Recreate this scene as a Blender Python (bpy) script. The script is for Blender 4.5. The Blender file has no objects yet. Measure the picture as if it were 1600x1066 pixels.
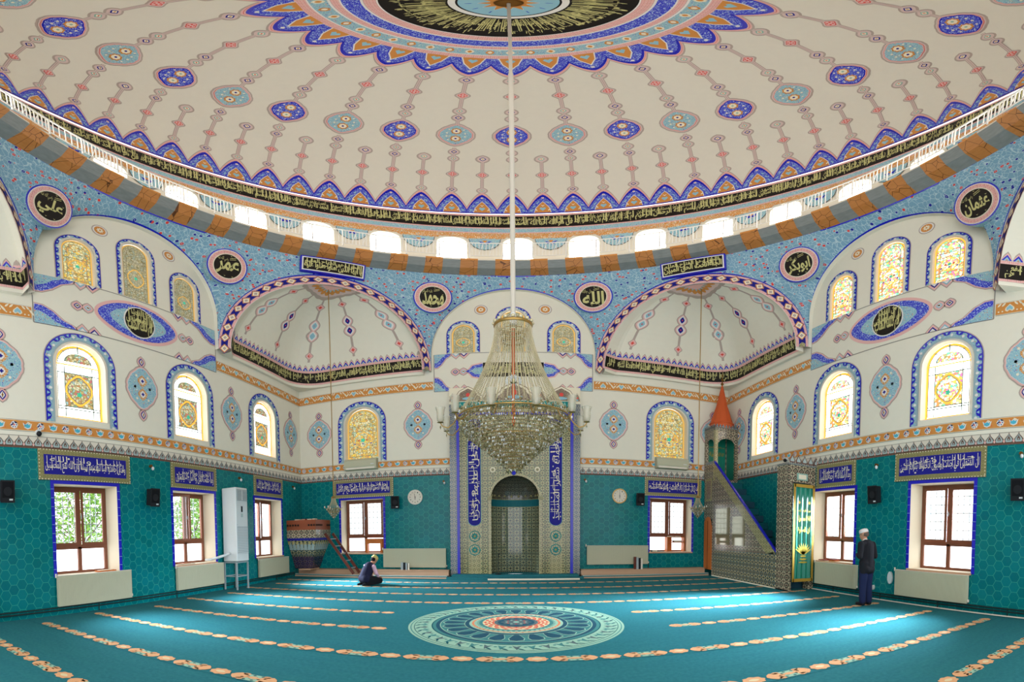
import bpy, bmesh, math, random
from mathutils import Vector, Matrix
from math import sin, cos, pi, radians as R, sqrt, atan2
random.seed(7)
scn = bpy.context.scene
col = scn.collection
# ------------------------------------------------------------------ camera
F, XC, YH, PITCH, ROLL = 662.0, 803.19, 860.49, -.0427, -.0037
W, YB, CY, ZC = 7.5, 13.77, 6.4, 1.455
cd = bpy.data.cameras.new('camera'); cam = bpy.data.objects.new('camera', cd); col.objects.link(cam)
cd.type = 'PANO'; cd.panorama_type = 'EQUIRECTANGULAR'
cd.longitude_min = -XC / F; cd.longitude_max = (1600 - XC) / F
cd.latitude_max = YH / F; cd.latitude_min = -(1066 - YH) / F
cd.clip_start = .05; cd.clip_end = 200
c_, s_ = cos(PITCH), sin(PITCH)
Mp = Matrix(((1, 0, 0), (0, c_, s_), (0, -s_, c_)))
c_, s_ = cos(ROLL), sin(ROLL)
Mr = Matrix(((c_, 0, s_), (0, 1, 0), (-s_, 0, c_)))
RM = Mr @ Mp
rx, ry, rz = RM[0], RM[1], RM[2]
cam.matrix_world = Matrix(((rx[0], rz[0], -ry[0], 0), (rx[1], rz[1], -ry[1], 0), (rx[2], rz[2], -ry[2], ZC), (0, 0, 0, 1)))
scn.camera = cam
scn.view_settings.view_transform = 'Standard'; scn.view_settings.look = 'None'
scn.view_settings.gamma = 1; scn.view_settings.use_curve_mapping = False
scn.view_settings.exposure = 0.84
scn.cycles.max_bounces = 5; scn.cycles.diffuse_bounces = 4; scn.cycles.glossy_bounces = 2
scn.cycles.transmission_bounces = 2; scn.cycles.transparent_max_bounces = 6
scn.cycles.caustics_reflective = False; scn.cycles.caustics_refractive = False
scn.cycles.sample_clamp_indirect = 4
try: scn.cycles.use_denoising = True
except Exception: pass
# ------------------------------------------------------------------ daylight
wd = bpy.data.worlds.new('daylight'); scn.world = wd; wd.use_nodes = True
bg = wd.node_tree.nodes['Background']; bg.inputs[0].default_value = (.93, .97, 1, 1); bg.inputs[1].default_value = 1.55
def area(name, loc, rot, sx, sy, power, colr=(1, 1, 1)):
    l = bpy.data.lights.new(name, 'AREA'); l.shape = 'RECTANGLE'; l.size = sx; l.size_y = sy; l.energy = power; l.color = colr
    o = bpy.data.objects.new(name, l); col.objects.link(o); o.location = loc; o.rotation_euler = rot; return o
# daylight entering the room through the low windows of the side walls
for yy, pw, an in ((4.8, 260, 58), (8.05, 560, 67)):
    area('daylight_right', (8.6, yy, 2.6), (0, R(an), 0), 1.6, 1.6, pw, (.72, .84, 1)).data.spread = R(52)
for yy, pw, an in ((4.8, 110, 56), (8.05, 160, 58), (11.3, 330, 63)):
    area('daylight_left', (-8.6, yy, 2.6), (0, R(-an), 0), 1.6, 1.6, pw, (.72, .84, 1)).data.spread = R(52)
# ------------------------------------------------------------------ materials
def lin(h):
    h = h.lstrip('#'); o = []
    for i in (0, 2, 4):
        c = int(h[i:i + 2], 16) / 255
        o.append(c / 12.92 if c <= .04045 else ((c + .055) / 1.055) ** 2.4)
    return (*o, 1)
MATS = {}
def base_mat(name, rough=.6, metal=0, spec=.5):
    m = bpy.data.materials.new(name); m.use_nodes = True; b = m.node_tree.nodes['Principled BSDF']
    b.inputs['Roughness'].default_value = rough; b.inputs['Metallic'].default_value = metal
    b.inputs['Specular IOR Level'].default_value = spec
    MATS[name] = m; return m, m.node_tree, b
def plain(name, hexc, rough=.6, metal=0, spec=.3, em=0, emc=None, var=0):
    m, nt, b = base_mat(name, rough, metal, spec)
    b.inputs['Base Color'].default_value = lin(hexc)
    if var:
        n = nt.nodes.new('ShaderNodeTexNoise'); n.inputs['Scale'].default_value = 6; n.inputs['Detail'].default_value = 4
        g = nt.nodes.new('ShaderNodeTexCoord'); nt.links.new(g.outputs['Object'], n.inputs['Vector'])
        mx = nt.nodes.new('ShaderNodeMix'); mx.data_type = 'RGBA'
        c = lin(hexc); mx.inputs[6].default_value = tuple(k * (1 - var) for k in c[:3]) + (1,); mx.inputs[7].default_value = tuple(min(1, k * (1 + var)) for k in c[:3]) + (1,)
        nt.links.new(n.outputs['Fac'], mx.inputs[0]); nt.links.new(mx.outputs[2], b.inputs['Base Color'])
    if em:
        b.inputs['Emission Color'].default_value = lin(emc or hexc); b.inputs['Emission Strength'].default_value = em
    return m
class G:
    """tiny node-expression helper"""
    def __init__(s, nt): s.nt = nt
    def n(s, t, **k):
        x = s.nt.nodes.new(t)
        for a, v in k.items(): setattr(x, a, v)
        return x
    def put(s, sock, v):
        if hasattr(v, 'links') or hasattr(v, 'is_linked'): s.nt.links.new(v, sock)
        else: sock.default_value = v
    def m(s, op, a, b=0.0, c=None):
        x = s.n('ShaderNodeMath', operation=op); s.put(x.inputs[0], a); s.put(x.inputs[1], b)
        if c is not None: s.put(x.inputs[2], c)
        return x.outputs[0]
    def uv(s, scale=1.0):
        t = s.n('ShaderNodeTexCoord'); p = s.n('ShaderNodeSeparateXYZ'); s.nt.links.new(t.outputs['UV'], p.inputs[0])
        return s.m('MULTIPLY', p.outputs[0], scale), s.m('MULTIPLY', p.outputs[1], scale)
    def xyz(s, x, y, z=0.0):
        c = s.n('ShaderNodeCombineXYZ'); s.put(c.inputs[0], x); s.put(c.inputs[1], y); s.put(c.inputs[2], z); return c.outputs[0]
    def mix(s, f, a, b):
        x = s.n('ShaderNodeMix', data_type='RGBA'); s.put(x.inputs[0], f)
        for sk, v in ((x.inputs[6], a), (x.inputs[7], b)):
            if isinstance(v, str): sk.default_value = lin(v)
            else: s.put(sk, v)
        return x.outputs[2]
    def vor(s, vec, scale=1.0, feature='F1'):
        x = s.n('ShaderNodeTexVoronoi', feature=feature); s.put(x.inputs['Vector'], vec); x.inputs['Scale'].default_value = scale; return x
    def noise(s, vec, scale=1.0, det=3):
        x = s.n('ShaderNodeTexNoise'); s.put(x.inputs['Vector'], vec); x.inputs['Scale'].default_value = scale; x.inputs['Detail'].default_value = det; return x.outputs['Fac']
    def ramp(s, f, stops, const=True):
        x = s.n('ShaderNodeValToRGB'); x.color_ramp.interpolation = 'CONSTANT' if const else 'LINEAR'
        el = x.color_ramp.elements
        for i, (p, c) in enumerate(stops):
            e = el[i] if i < 2 else el.new(p)
            e.position = p; e.color = lin(c)
        s.put(x.inputs[0], f); return x.outputs[0]
P_ = dict(cream='#dcd3c3', white='#e4e0da', blue='#2222c8', navy='#1c1a86', lightblue='#8fbccb', grayblue='#9aafb6', orange='#cf8a44',
          palepink='#d6bdb6', pink='#e5b3ac', red='#dc4c44', taupe='#b3a297', black='#17100b', gold='#c9c283', palegreen='#8fb6a8', creamline='#e9dfc6',
          marble='#7f8484', greyline='#8d8880', darkleaf='#6a4c40', leafgrey='#a3b4b2', cyan='#4fb0c8', brownwood='#6e3423', stone='#c39c7d',
          radiator='#b9b79d', plastic='#cfd3d2', speaker='#1b1c20', steel='#9aa4a6', bronze='#7a5426', gilt='#a4834a', terracotta='#c5572a',
          olive='#9b9463', teal='#137f7c', darkpipe='#15302f', screen='#1a2226', bluetile='#1a1ab4', darkteal='#0f5e66')
for k, v in P_.items(): plain(k, v, rough=.25 if k in ('bluetile', 'plastic') else .65, spec=.5 if k in ('bluetile', 'plastic', 'steel') else .25, metal=.8 if k in ('bronze', 'gilt') else 0)
MATS['gilt'].node_tree.nodes['Principled BSDF'].inputs['Roughness'].default_value = .35
for k in ('cream', 'white'):
    pass
plain('plaster', '#e4decd', rough=.85, spec=.1, var=.025)
plain('domeplaster', '#ddd6c7', rough=.85, spec=.1, var=.025)
plain('carpetlight', '#94b8a0', .95, spec=.05); plain('carpetorange', '#d9a377', .95, spec=.05); plain('carpetdark', '#16525a', .95, spec=.05)
plain('carpetnavy', '#2a5060', .95, spec=.05); plain('carpetred', '#cf3d35', .95, spec=.05); plain('carpetcream', '#d8c69c', .95, spec=.05); plain('carpetgrey', '#56686a', .95, spec=.05)
plain('carpetmid', '#477f7c', .95, spec=.05)
plain('skin', '#b98468', .6); plain('jacket', '#17171d', .9); plain('trousers', '#161f42', .9); plain('vest', '#15162f', .9); plain('pinkshirt', '#c8a3b4', .9)
plain('blackcloth', '#0c0d12', .95); plain('whitecap', '#dcd8d4', .9); plain('yellowcap', '#b9b06a', .9); plain('shoe', '#14141c', .8); plain('hair', '#5c5048', .9)
plain('wood', '#8a4527', .5, var=.15); plain('frame', '#7c4a33', .45, var=.1); plain('orangewood', '#c06a2c', .5, var=.12); plain('darkwood', '#5e2a1c', .5, var=.15)
plain('reveal', '#e3d6bd', .8); plain('bush', '#6f9a3f', .8); plain('bush2', '#9cc05a', .8); plain('trunk', '#6a5540', .9); plain('outwall', '#cfc8bd', .8)
plain('litwhite', '#ffffff', em=2.2, emc='#ffffff'); plain('litdrum', '#ffffff', em=4.5, emc='#fffdf8'); plain('litcool', '#f4fbff', em=1.8, emc='#f2f9ff')
plain('litorange', '#e0a040', em=.75, emc='#f0a030'); plain('litdullorange', '#c89b50', em=.35, emc='#e0b050'); plain('litblue', '#5560a0', em=.2, emc='#4048a0')
plain('lead', '#7f9484', .6); plain('leaddull', '#a0977c', .6); plain('litgreen', '#40a080', em=.4, emc='#30b090')
plain('greenglass', '#1f9a6a', .3); plain('bookpaper', '#d8cdb5', .8); plain('bookred', '#7c2a20', .7)
def lampglass():
    m, nt, b = base_mat('lampglass', .12, 0, .8)
    b.inputs['Base Color'].default_value = lin('#b3ad96'); b.inputs['Alpha'].default_value = .5; b.inputs['Emission Color'].default_value = lin('#fff2d0'); b.inputs['Emission Strength'].default_value = .0
lampglass()
def crystal():
    m, nt, b = base_mat('crystal', .12, .35, 1)
    g = G(nt); t = g.n('ShaderNodeObjectInfo'); tc = g.n('ShaderNodeTexCoord')
    w = g.n('ShaderNodeTexWhiteNoise'); s = g.n('ShaderNodeVectorMath', operation='SNAP'); s.inputs[1].default_value = (.03, .03, .03)
    nt.links.new(tc.outputs['Object'], s.inputs[0]); nt.links.new(s.outputs[0], w.inputs['Vector'])
    nt.links.new(g.ramp(w.outputs['Value'], [(0, '#6d6440'), (.3, '#9a8e60'), (.6, '#c9bf96'), (.86, '#ffffff')]), b.inputs['Base Color'])
crystal()
plain('bead', '#c9bb95', .25, .2, .8)
plain('mirrorlike', '#8b8768', .08, .25, .8)
def glass():
    m = bpy.data.materials.new('clearglass'); m.use_nodes = True; nt = m.node_tree; nt.nodes.clear()
    o = nt.nodes.new('ShaderNodeOutputMaterial'); t = nt.nodes.new('ShaderNodeBsdfTransparent'); t.inputs[0].default_value = (.95, .97, .96, 1)
    gl = nt.nodes.new('ShaderNodeBsdfGlossy'); gl.inputs['Roughness'].default_value = .03
    mx = nt.nodes.new('ShaderNodeMixShader'); mx.inputs[0].default_value = .06
    nt.links.new(t.outputs[0], mx.inputs[1]); nt.links.new(gl.outputs[0], mx.inputs[2]); nt.links.new(mx.outputs[0], o.inputs[0]); MATS['clearglass'] = m
glass()
def hexmat():
    m, nt, b = base_mat('hextile', .2, 0, .18); g = G(nt); u, v = g.uv()
    p = .196; rx_, ry_ = p * sqrt(3), p
    def cell(u, v):
        return (g.m('SUBTRACT', g.m('FLOORED_MODULO', u, rx_), rx_ / 2), g.m('SUBTRACT', g.m('FLOORED_MODULO', v, ry_), ry_ / 2))
    ax, ay = cell(u, v); bx, by = cell(g.m('SUBTRACT', u, rx_ / 2), g.m('SUBTRACT', v, ry_ / 2))
    da = g.m('ADD', g.m('MULTIPLY', ax, ax), g.m('MULTIPLY', ay, ay)); db = g.m('ADD', g.m('MULTIPLY', bx, bx), g.m('MULTIPLY', by, by))
    k = g.m('LESS_THAN', da, db); ik = g.m('SUBTRACT', 1.0, k)
    gx = g.m('ADD', g.m('MULTIPLY', ax, k), g.m('MULTIPLY', bx, ik)); gy = g.m('ADD', g.m('MULTIPLY', ay, k), g.m('MULTIPLY', by, ik))
    X, Y = g.m('ABSOLUTE', gx), g.m('ABSOLUTE', gy)
    e = g.m('MAXIMUM', Y, g.m('ADD', g.m('MULTIPLY', X, sqrt(3) / 2), g.m('MULTIPLY', Y, .5)))
    line = g.m('GREATER_THAN', e, p / 2 - .0045)
    ws = g.n('ShaderNodeTexWhiteNoise')
    idv = g.xyz(g.m('ROUND', g.m('MULTIPLY', g.m('SUBTRACT', u, gx), 100)), g.m('ROUND', g.m('MULTIPLY', g.m('SUBTRACT', v, gy), 100)))
    nt.links.new(idv, ws.inputs['Vector'])
    ns = g.noise(g.xyz(u, v), 1.1, 3)
    c = g.mix(g.m('MULTIPLY', ws.outputs['Value'], .8), '#046a62', '#087d76')
    c = g.mix(g.m('MULTIPLY', ns, .55), c, '#06688a')
    nt.links.new(g.mix(line, c, '#2f9a88'), b.inputs['Base Color'])
    bm = g.n('ShaderNodeBump'); bm.inputs['Strength'].default_value = .25; bm.inputs['Distance'].default_value = .01
    nz = g.noise(g.xyz(u, v), 9, 2); nt.links.new(g.m('ADD', g.m('MULTIPLY', e, -2.0), nz), bm.inputs['Height']); nt.links.new(bm.outputs[0], b.inputs['Normal'])
hexmat()
def arabesque(name, ground, vine, c1, c2, sc, rough=.75, ve=2.0, vw=.035, fs=1.25):
    """flowers and vines scattered over a painted ground"""
    m, nt, b = base_mat(name, rough, 0, .15); g = G(nt); u, v = g.uv(sc)
    wob = g.noise(g.xyz(u, v), 1.3, 2)
    vec = g.xyz(g.m('ADD', u, g.m('MULTIPLY', wob, .9)), g.m('ADD', v, g.m('MULTIPLY', wob, -.7)))
    e = g.vor(vec, ve, 'DISTANCE_TO_EDGE').outputs['Distance']
    f = g.vor(g.xyz(g.m('ADD', u, 5.3), g.m('MULTIPLY', v, 1.35)), fs)
    c = g.mix(g.m('LESS_THAN', e, vw), ground, vine)
    rnd = g.n('ShaderNodeSeparateColor'); nt.links.new(f.outputs['Color'], rnd.inputs[0])
    near = g.m('LESS_THAN', f.outputs['Distance'], .3); core = g.m('LESS_THAN', f.outputs['Distance'], .3)
    cc = g.mix(g.m('GREATER_THAN', rnd.outputs[0], .35), c2, c1)
    c = g.mix(g.m('MULTIPLY', near, g.m('GREATER_THAN', f.outputs['Distance'], .25)), c, vine)
    c = g.mix(g.m('MULTIPLY', g.m('LESS_THAN', f.outputs['Distance'], .25), near), c, cc)
    c = g.mix(g.m('MULTIPLY', core, g.m('LESS_THAN', f.outputs['Distance'], .07)), c, vine)
    nt.links.new(c, b.inputs['Base Color'])
arabesque('spandrelpaint', '#7aa2b9', '#afc8cf', '#d4403c', '#1c2490', 4.2, ve=2.1, vw=.045, fs=1.35)
arabesque('bluevine', '#2626c0', '#a9bfdc', '#9db9dd', '#c6d2e6', 14)
arabesque('lightvine', '#86b4c2', '#c9d8d2', '#3a4ab0', '#c97d50', 14)
arabesque('orangevine', '#cf8a44', '#e8d9b8', '#8fb6bd', '#e0d8c0', 12)
arabesque('browntile', '#7a6558', '#b7a88f', '#4b3b48', '#9a8f78', 13, .2)
def lattice(name, a, b2, c3, sc, rough=.2, metal=0):
    """printed tile ornament: a repeating lattice of rounds and petals"""
    m, nt, b = base_mat(name, rough, metal, .6); g = G(nt); u, v = g.uv(sc)
    U, V = g.m('MULTIPLY', u, 2 * pi), g.m('MULTIPLY', v, 2 * pi)
    f1 = g.m('MULTIPLY', g.m('SINE', U), g.m('SINE', V))
    f2 = g.m('ADD', g.m('MULTIPLY', g.m('COSINE', g.m('MULTIPLY', U, 2.0)), g.m('SINE', V)), g.m('MULTIPLY', g.m('COSINE', g.m('MULTIPLY', V, 2.0)), g.m('SINE', U)))
    s1 = g.m('LESS_THAN', g.m('ABSOLUTE', f1), .16); s2 = g.m('LESS_THAN', g.m('ABSOLUTE', g.m('SUBTRACT', f2, .35)), .3)
    c = g.mix(s2, a, b2); c = g.mix(g.m('MULTIPLY', s1, g.m('SUBTRACT', 1.0, s2)), c, c3)
    jt = g.m('LESS_THAN', g.m('FRACT', g.m('MULTIPLY', u, .5)), .03); ju = g.m('LESS_THAN', g.m('FRACT', g.m('MULTIPLY', v, .5)), .03)
    c = g.mix(g.m('MULTIPLY', g.m('MAXIMUM', jt, ju), .5), c, '#3a3a30')
    nt.links.new(c, b.inputs['Base Color'])
lattice('mihrabtile', '#46432c', '#c8b878', '#6f8660', 6)
lattice('nichetile', '#333f3c', '#a89f72', '#7d8f78', 5, .09)
lattice('palelattice', '#8a8058', '#cdbf8a', '#5f6844', 7)
lattice('minbartile', '#5c4c44', '#cbbb9a', '#51604f', 5)
lattice('minbarlow', '#39443f', '#c2b282', '#54707a', 5)
lattice('dometile', '#2f2a26', '#6f6a56', '#4a463c', 7)
lattice('purpletile', '#352a44', '#75645f', '#2a2f66', 6)
lattice('goldframe', '#7f7848', '#a39a66', '#6b6640', 12, .4)
lattice('pinkband', '#e3b0aa', '#eac3bb', '#cf6f68', 12, .8)
lattice('bluegreytile', '#5c6a70', '#b5ad90', '#43507c', 7)
def stained(name, cols, em, sc, dull=0.0):
    m, nt, b = base_mat(name, .4, 0, .3); g = G(nt); u, v = g.uv(sc)
    f = g.vor(g.xyz(u, v), 1.0); e = g.vor(g.xyz(u, v), 1.0, 'DISTANCE_TO_EDGE').outputs['Distance']
    sp = g.n('ShaderNodeSeparateColor'); nt.links.new(f.outputs['Color'], sp.inputs[0])
    n = len(cols); c = g.ramp(sp.outputs[0], [(i / n, k) for i, k in enumerate(cols)])
    c = g.mix(g.m('LESS_THAN', e, .07), c, '#8a8058'); nt.links.new(c, b.inputs['Base Color'])
    nt.links.new(c, b.inputs['Emission Color']); b.inputs['Emission Strength'].default_value = em
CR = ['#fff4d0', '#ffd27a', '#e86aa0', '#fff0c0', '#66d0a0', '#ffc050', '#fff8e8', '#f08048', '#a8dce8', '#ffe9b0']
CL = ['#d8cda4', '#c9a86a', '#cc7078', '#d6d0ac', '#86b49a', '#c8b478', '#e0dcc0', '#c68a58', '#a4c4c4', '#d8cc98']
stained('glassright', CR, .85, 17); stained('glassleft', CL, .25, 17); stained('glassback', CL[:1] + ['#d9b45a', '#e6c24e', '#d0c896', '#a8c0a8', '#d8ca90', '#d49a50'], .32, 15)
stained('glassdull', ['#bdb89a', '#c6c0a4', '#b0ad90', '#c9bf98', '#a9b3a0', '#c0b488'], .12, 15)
def carpetmat():
    m, nt, b = base_mat('carpet', .95, 0, .05); g = G(nt); u, v = g.uv()
    n1 = g.noise(g.xyz(u, g.m('MULTIPLY', v, 1.0)), .7, 4); n2 = g.noise(g.xyz(u, v), 22, 5); n3 = g.noise(g.xyz(g.m('MULTIPLY', u, 1.0), g.m('MULTIPLY', v, 6.0)), 1.6, 3)
    c = g.mix(n1, '#367578', '#357b89'); c = g.mix(g.m('MULTIPLY', n2, .75), c, '#164653'); c = g.mix(g.m('MULTIPLY', n3, .35), c, '#37827c')
    nt.links.new(c, b.inputs['Base Color']); b.inputs['Specular IOR Level'].default_value = .02
    bm = g.n('ShaderNodeBump'); bm.inputs['Strength'].default_value = .3; bm.inputs['Distance'].default_value = .01
    nt.links.new(g.noise(g.xyz(u, v), 90, 2), bm.inputs['Height']); nt.links.new(bm.outputs[0], b.inputs['Normal'])
carpetmat()
def woodblock():
    m, nt, b = base_mat('agate', .4, 0, .3); g = G(nt); u, v = g.uv(2.2)
    e = g.vor(g.xyz(u, g.m('MULTIPLY', v, .8)), 1.5, 'DISTANCE_TO_EDGE').outputs['Distance']; n = g.noise(g.xyz(u, g.m('MULTIPLY', v, 6.0)), 2, 3)
    c = g.mix(n, '#a8682c', '#c5854a'); nt.links.new(g.mix(g.m('LESS_THAN', e, .014), c, '#5a3418'), b.inputs['Base Color'])
    m, nt, b = base_mat('greymarble', .4, 0, .3); g = G(nt); u, v = g.uv(2.2)
    nt.links.new(g.mix(g.noise(g.xyz(u, g.m('MULTIPLY', v, 4.0)), 2, 4), '#6f7472', '#8f9391'), b.inputs['Base Color'])
woodblock()
def curtainmat():
    m, nt, b = base_mat('greencloth', .35, 0, .5); g = G(nt); u, v = g.uv()
    nt.links.new(g.mix(g.noise(g.xyz(g.m('MULTIPLY', u, 8.0), v), 1.5, 2), '#0a6b52', '#12907a'), b.inputs['Base Color'])
curtainmat()
plain('rodgrey', '#c4bcae', .5); plain('goldthread', '#a8932f', .5, .2); plain('goldtrim', '#b8913a', .5, .2)
# ------------------------------------------------------------------ mesh helpers
class MB:
    def __init__(s): s.v, s.f, s.m, s.uv, s.slots = [], [], [], [], []
    def mi(s, mat):
        if mat not in s.slots: s.slots.append(mat)
        return s.slots.index(mat)
    def face(s, pts, mat, uvs=None):
        n = len(s.v); s.v.extend([tuple(p) for p in pts]); s.f.append(tuple(range(n, n + len(pts)))); s.m.append(s.mi(mat))
        s.uv.append(uvs if uvs else [(p[0] + p[1], p[2]) for p in pts])
    def mesh(s, verts, faces, mat, uvs=None):
        n = len(s.v); s.v.extend([tuple(p) for p in verts]); k = s.mi(mat)
        for f in faces:
            s.f.append(tuple(i + n for i in f)); s.m.append(k)
            s.uv.append([uvs[i] for i in f] if uvs else [(verts[i][0] + verts[i][1], verts[i][2]) for i in f])
    def box(s, a, b, mat, M=None):
        (x0, y0, z0), (x1, y1, z1) = a, b
        v = [Vector(p) for p in ((x0, y0, z0), (x1, y0, z0), (x1, y1, z0), (x0, y1, z0), (x0, y0, z1), (x1, y0, z1), (x1, y1, z1), (x0, y1, z1))]
        if M is not None: v = [M @ p for p in v]
        s.mesh(v, [(0, 3, 2, 1), (4, 5, 6, 7), (0, 1, 5, 4), (1, 2, 6, 5), (2, 3, 7, 6), (3, 0, 4, 7)], mat)
    def cyl(s, p, q, r0, mat, r1=None, n=10, caps=True):
        p, q = Vector(p), Vector(q); r1 = r0 if r1 is None else r1; d = (q - p)
        if d.length < 1e-6: return
        z = d.normalized(); x = z.orthogonal().normalized(); y = z.cross(x)
        v = [p + (x * cos(2 * pi * i / n) + y * sin(2 * pi * i / n)) * r0 for i in range(n)] + [q + (x * cos(2 * pi * i / n) + y * sin(2 * pi * i / n)) * r1 for i in range(n)]
        f = [(i, (i + 1) % n, (i + 1) % n + n, i + n) for i in range(n)]
        if caps: f += [tuple(range(n - 1, -1, -1)), tuple(range(n, 2 * n))]
        s.mesh(v, f, mat)
    def lathe(s, c, prof, mat, n=24, closed=False):
        c = Vector(c); v = []; f = []
        for r, z in prof:
            for i in range(n): v.append(c + Vector((r * cos(2 * pi * i / n), r * sin(2 * pi * i / n), z)))
        for j in range(len(prof) - 1):
            for i in range(n): a = j * n + i; b = j * n + (i + 1) % n; f.append((a, b, b + n, a + n))
        s.mesh(v, f, mat)
    def ball(s, c, r, mat, n=10, m=6, sc=(1, 1, 1)):
        c = Vector(c); v = [c + Vector((0, 0, -r * sc[2]))]
        for j in range(1, m):
            t = -pi / 2 + pi * j / m
            for i in range(n): v.append(c + Vector((r * sc[0] * cos(t) * cos(2 * pi * i / n), r * sc[1] * cos(t) * sin(2 * pi * i / n), r * sc[2] * sin(t))))
        v.append(c + Vector((0, 0, r * sc[2]))); f = [(0, 1 + (i + 1) % n, 1 + i) for i in range(n)]
        for j in range(m - 2):
            for i in range(n): a = 1 + j * n + i; b = 1 + j * n + (i + 1) % n; f.append((a, b, b + n, a + n))
        L = len(v) - 1; o = 1 + (m - 2) * n
        f += [(L, o + i, o + (i + 1) % n) for i in range(n)]
        s.mesh(v, f, mat)
    def octa(s, c, r, h, mat):
        x, y, z = c
        s.mesh([(x + r, y, z), (x, y + r, z), (x - r, y, z), (x, y - r, z), (x, y, z + h), (x, y, z - h)], [(0, 1, 4), (1, 2, 4), (2, 3, 4), (3, 0, 4), (1, 0, 5), (2, 1, 5), (3, 2, 5), (0, 3, 5)], mat)
    def tube(s, pts, r, mat, n=8):
        for a, b in zip(pts[:-1], pts[1:]): s.cyl(a, b, r, mat, n=n)
    def build(s, name, parent=None, smooth=False, bevel=0, local=False):
        me = bpy.data.meshes.new(name); me.from_pydata(s.v, [], s.f)
        ul = me.uv_layers.new(name='UVMap'); data = [c for f in s.uv for p in f for c in p]; ul.data.foreach_set('uv', data)
        for k in s.slots: me.materials.append(MATS[k])
        me.polygons.foreach_set('material_index', s.m)
        if smooth: me.polygons.foreach_set('use_smooth', [True] * len(s.f))
        me.update(); o = bpy.data.objects.new(name, me); col.objects.link(o)
        if parent is not None:
            o.parent = parent
            if parent.type == 'EMPTY' and not local: o.matrix_parent_inverse = Matrix.Translation(-Vector(parent.location))
        if smooth or bevel:
            bpy_weld = o.modifiers.new('weld', 'WELD'); bpy_weld.merge_threshold = .0005
        if bevel:
            b = o.modifiers.new('bevel', 'BEVEL'); b.width = bevel; b.segments = 2; b.limit_method = 'ANGLE'
        return o
def tag(o, label=None, cat=None, group=None, kind=None):
    if label: o['label'] = label
    if cat: o['category'] = cat
    if group: o['group'] = group
    if kind: o['kind'] = kind
    return o
def empty(name, loc, label=None, cat=None, group=None, kind=None):
    o = bpy.data.objects.new(name, None); o.empty_display_size = .1; col.objects.link(o); o.location = loc
    return tag(o, label, cat, group, kind)
# ------------------------------------------------------------------ surfaces
class Plane:
    def __init__(s, o, u, v, n): s.o, s.u, s.v, s.n = Vector(o), Vector(u), Vector(v), Vector(n)
    def pt(s, u, v, off=0.): return s.o + s.u * u + s.v * v + s.n * off
class Cyl:
    """inside of the round drum: u = azimuth in degrees, v = height"""
    def __init__(s, r): s.r = r
    def pt(s, u, v, off=0.): a = R(u); r = s.r - off; return Vector((r * sin(a), CY + r * cos(a), v))
ZS, RD, HD = 14.07, 7.1, 6.72
class Dome:
    """inside of the dome: u = azimuth in degrees, v = elevation parameter in degrees"""
    def pt(s, u, v, off=0.):
        a, e = R(u), R(v); n = Vector((cos(e) / RD, sin(e) / HD)).normalized()
        r = RD * cos(e) - n[0] * off; z = ZS + HD * sin(e) - n[1] * off
        return Vector((r * sin(a), CY + r * cos(a), z))
WL = Plane((-W, 0, 0), (0, 1, 0), (0, 0, 1), (1, 0, 0))
WR = Plane((W, 0, 0), (0, -1, 0), (0, 0, 1), (-1, 0, 0))
WB = Plane((0, YB, 0), (1, 0, 0), (0, 0, 1), (0, -1, 0))
def loc(sf, u0, v0, su=1., sv=1., rot=0., flip=1):
    c, s = cos(R(rot)), sin(R(rot))
    def f(x, y, off=0.):
        X, Y = x * c - y * s, x * s + y * c
        return sf.pt(u0 + X * su, v0 + Y * sv, off)
    return f
def dloc(sf, az, al, rot=0.):
    return loc(sf, az, al, math.degrees(1 / (RD * cos(R(al)))), math.degrees(1 / 6.9), rot)
def sloc(f, x0, y0, k=1., rot=0., ky=None):
    c, s = cos(R(rot)), sin(R(rot)); ky = k if ky is None else ky
    return lambda x, y, off=0.: f(x0 + (x * c * k - y * s * ky), y0 + (x * s * k + y * c * ky), off)
LAY = .004
def paint(mb, f, poly, mat, lay, rings=0, uvo=(0, 0)):
    off = lay * LAY
    if not rings:
        mb.face([f(x, y, off) for x, y in poly], mat, [(x + uvo[0], y + uvo[1]) for x, y in poly]); return
    cx = sum(p[0] for p in poly) / len(poly); cy = sum(p[1] for p in poly) / len(poly); n = len(poly)
    V = [f(cx, cy, off)]; U = [(cx + uvo[0], cy + uvo[1])]; Fc = []
    for k in range(1, rings + 1):
        t = k / rings
        for x, y in poly: xx, yy = cx + (x - cx) * t, cy + (y - cy) * t; V.append(f(xx, yy, off)); U.append((xx + uvo[0], yy + uvo[1]))
    Fc += [(0, 1 + i, 1 + (i + 1) % n) for i in range(n)]
    for k in range(rings - 1):
        a = 1 + k * n; Fc += [(a + i, a + n + i, a + n + (i + 1) % n, a + (i + 1) % n) for i in range(n)]
    mb.mesh(V, Fc, mat, U)
def strip(mb, f, A, B, mat, lay, closed=False):
    off = lay * LAY; n = len(A); s = 0
    V = [f(x, y, off) for x, y in A] + [f(x, y, off) for x, y in B]; U = []
    for i in range(n):
        if i: s += math.dist(A[i], A[i - 1])
        U.append((s, 0))
    w = math.dist(A[n // 2], B[n // 2]); U += [(u, w) for u, _ in U]
    m = n if closed else n - 1
    mb.mesh(V, [(i, (i + 1) % n, (i + 1) % n + n, i + n) for i in range(m)], mat, U)
def rect(mb, f, x0, y0, x1, y1, mat, lay): paint(mb, f, [(x0, y0), (x1, y0), (x1, y1), (x0, y1)], mat, lay)
def circ(r, n=20, ry=None): ry = ry or r; return [(r * cos(2 * pi * i / n), ry * sin(2 * pi * i / n)) for i in range(n)]
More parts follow.
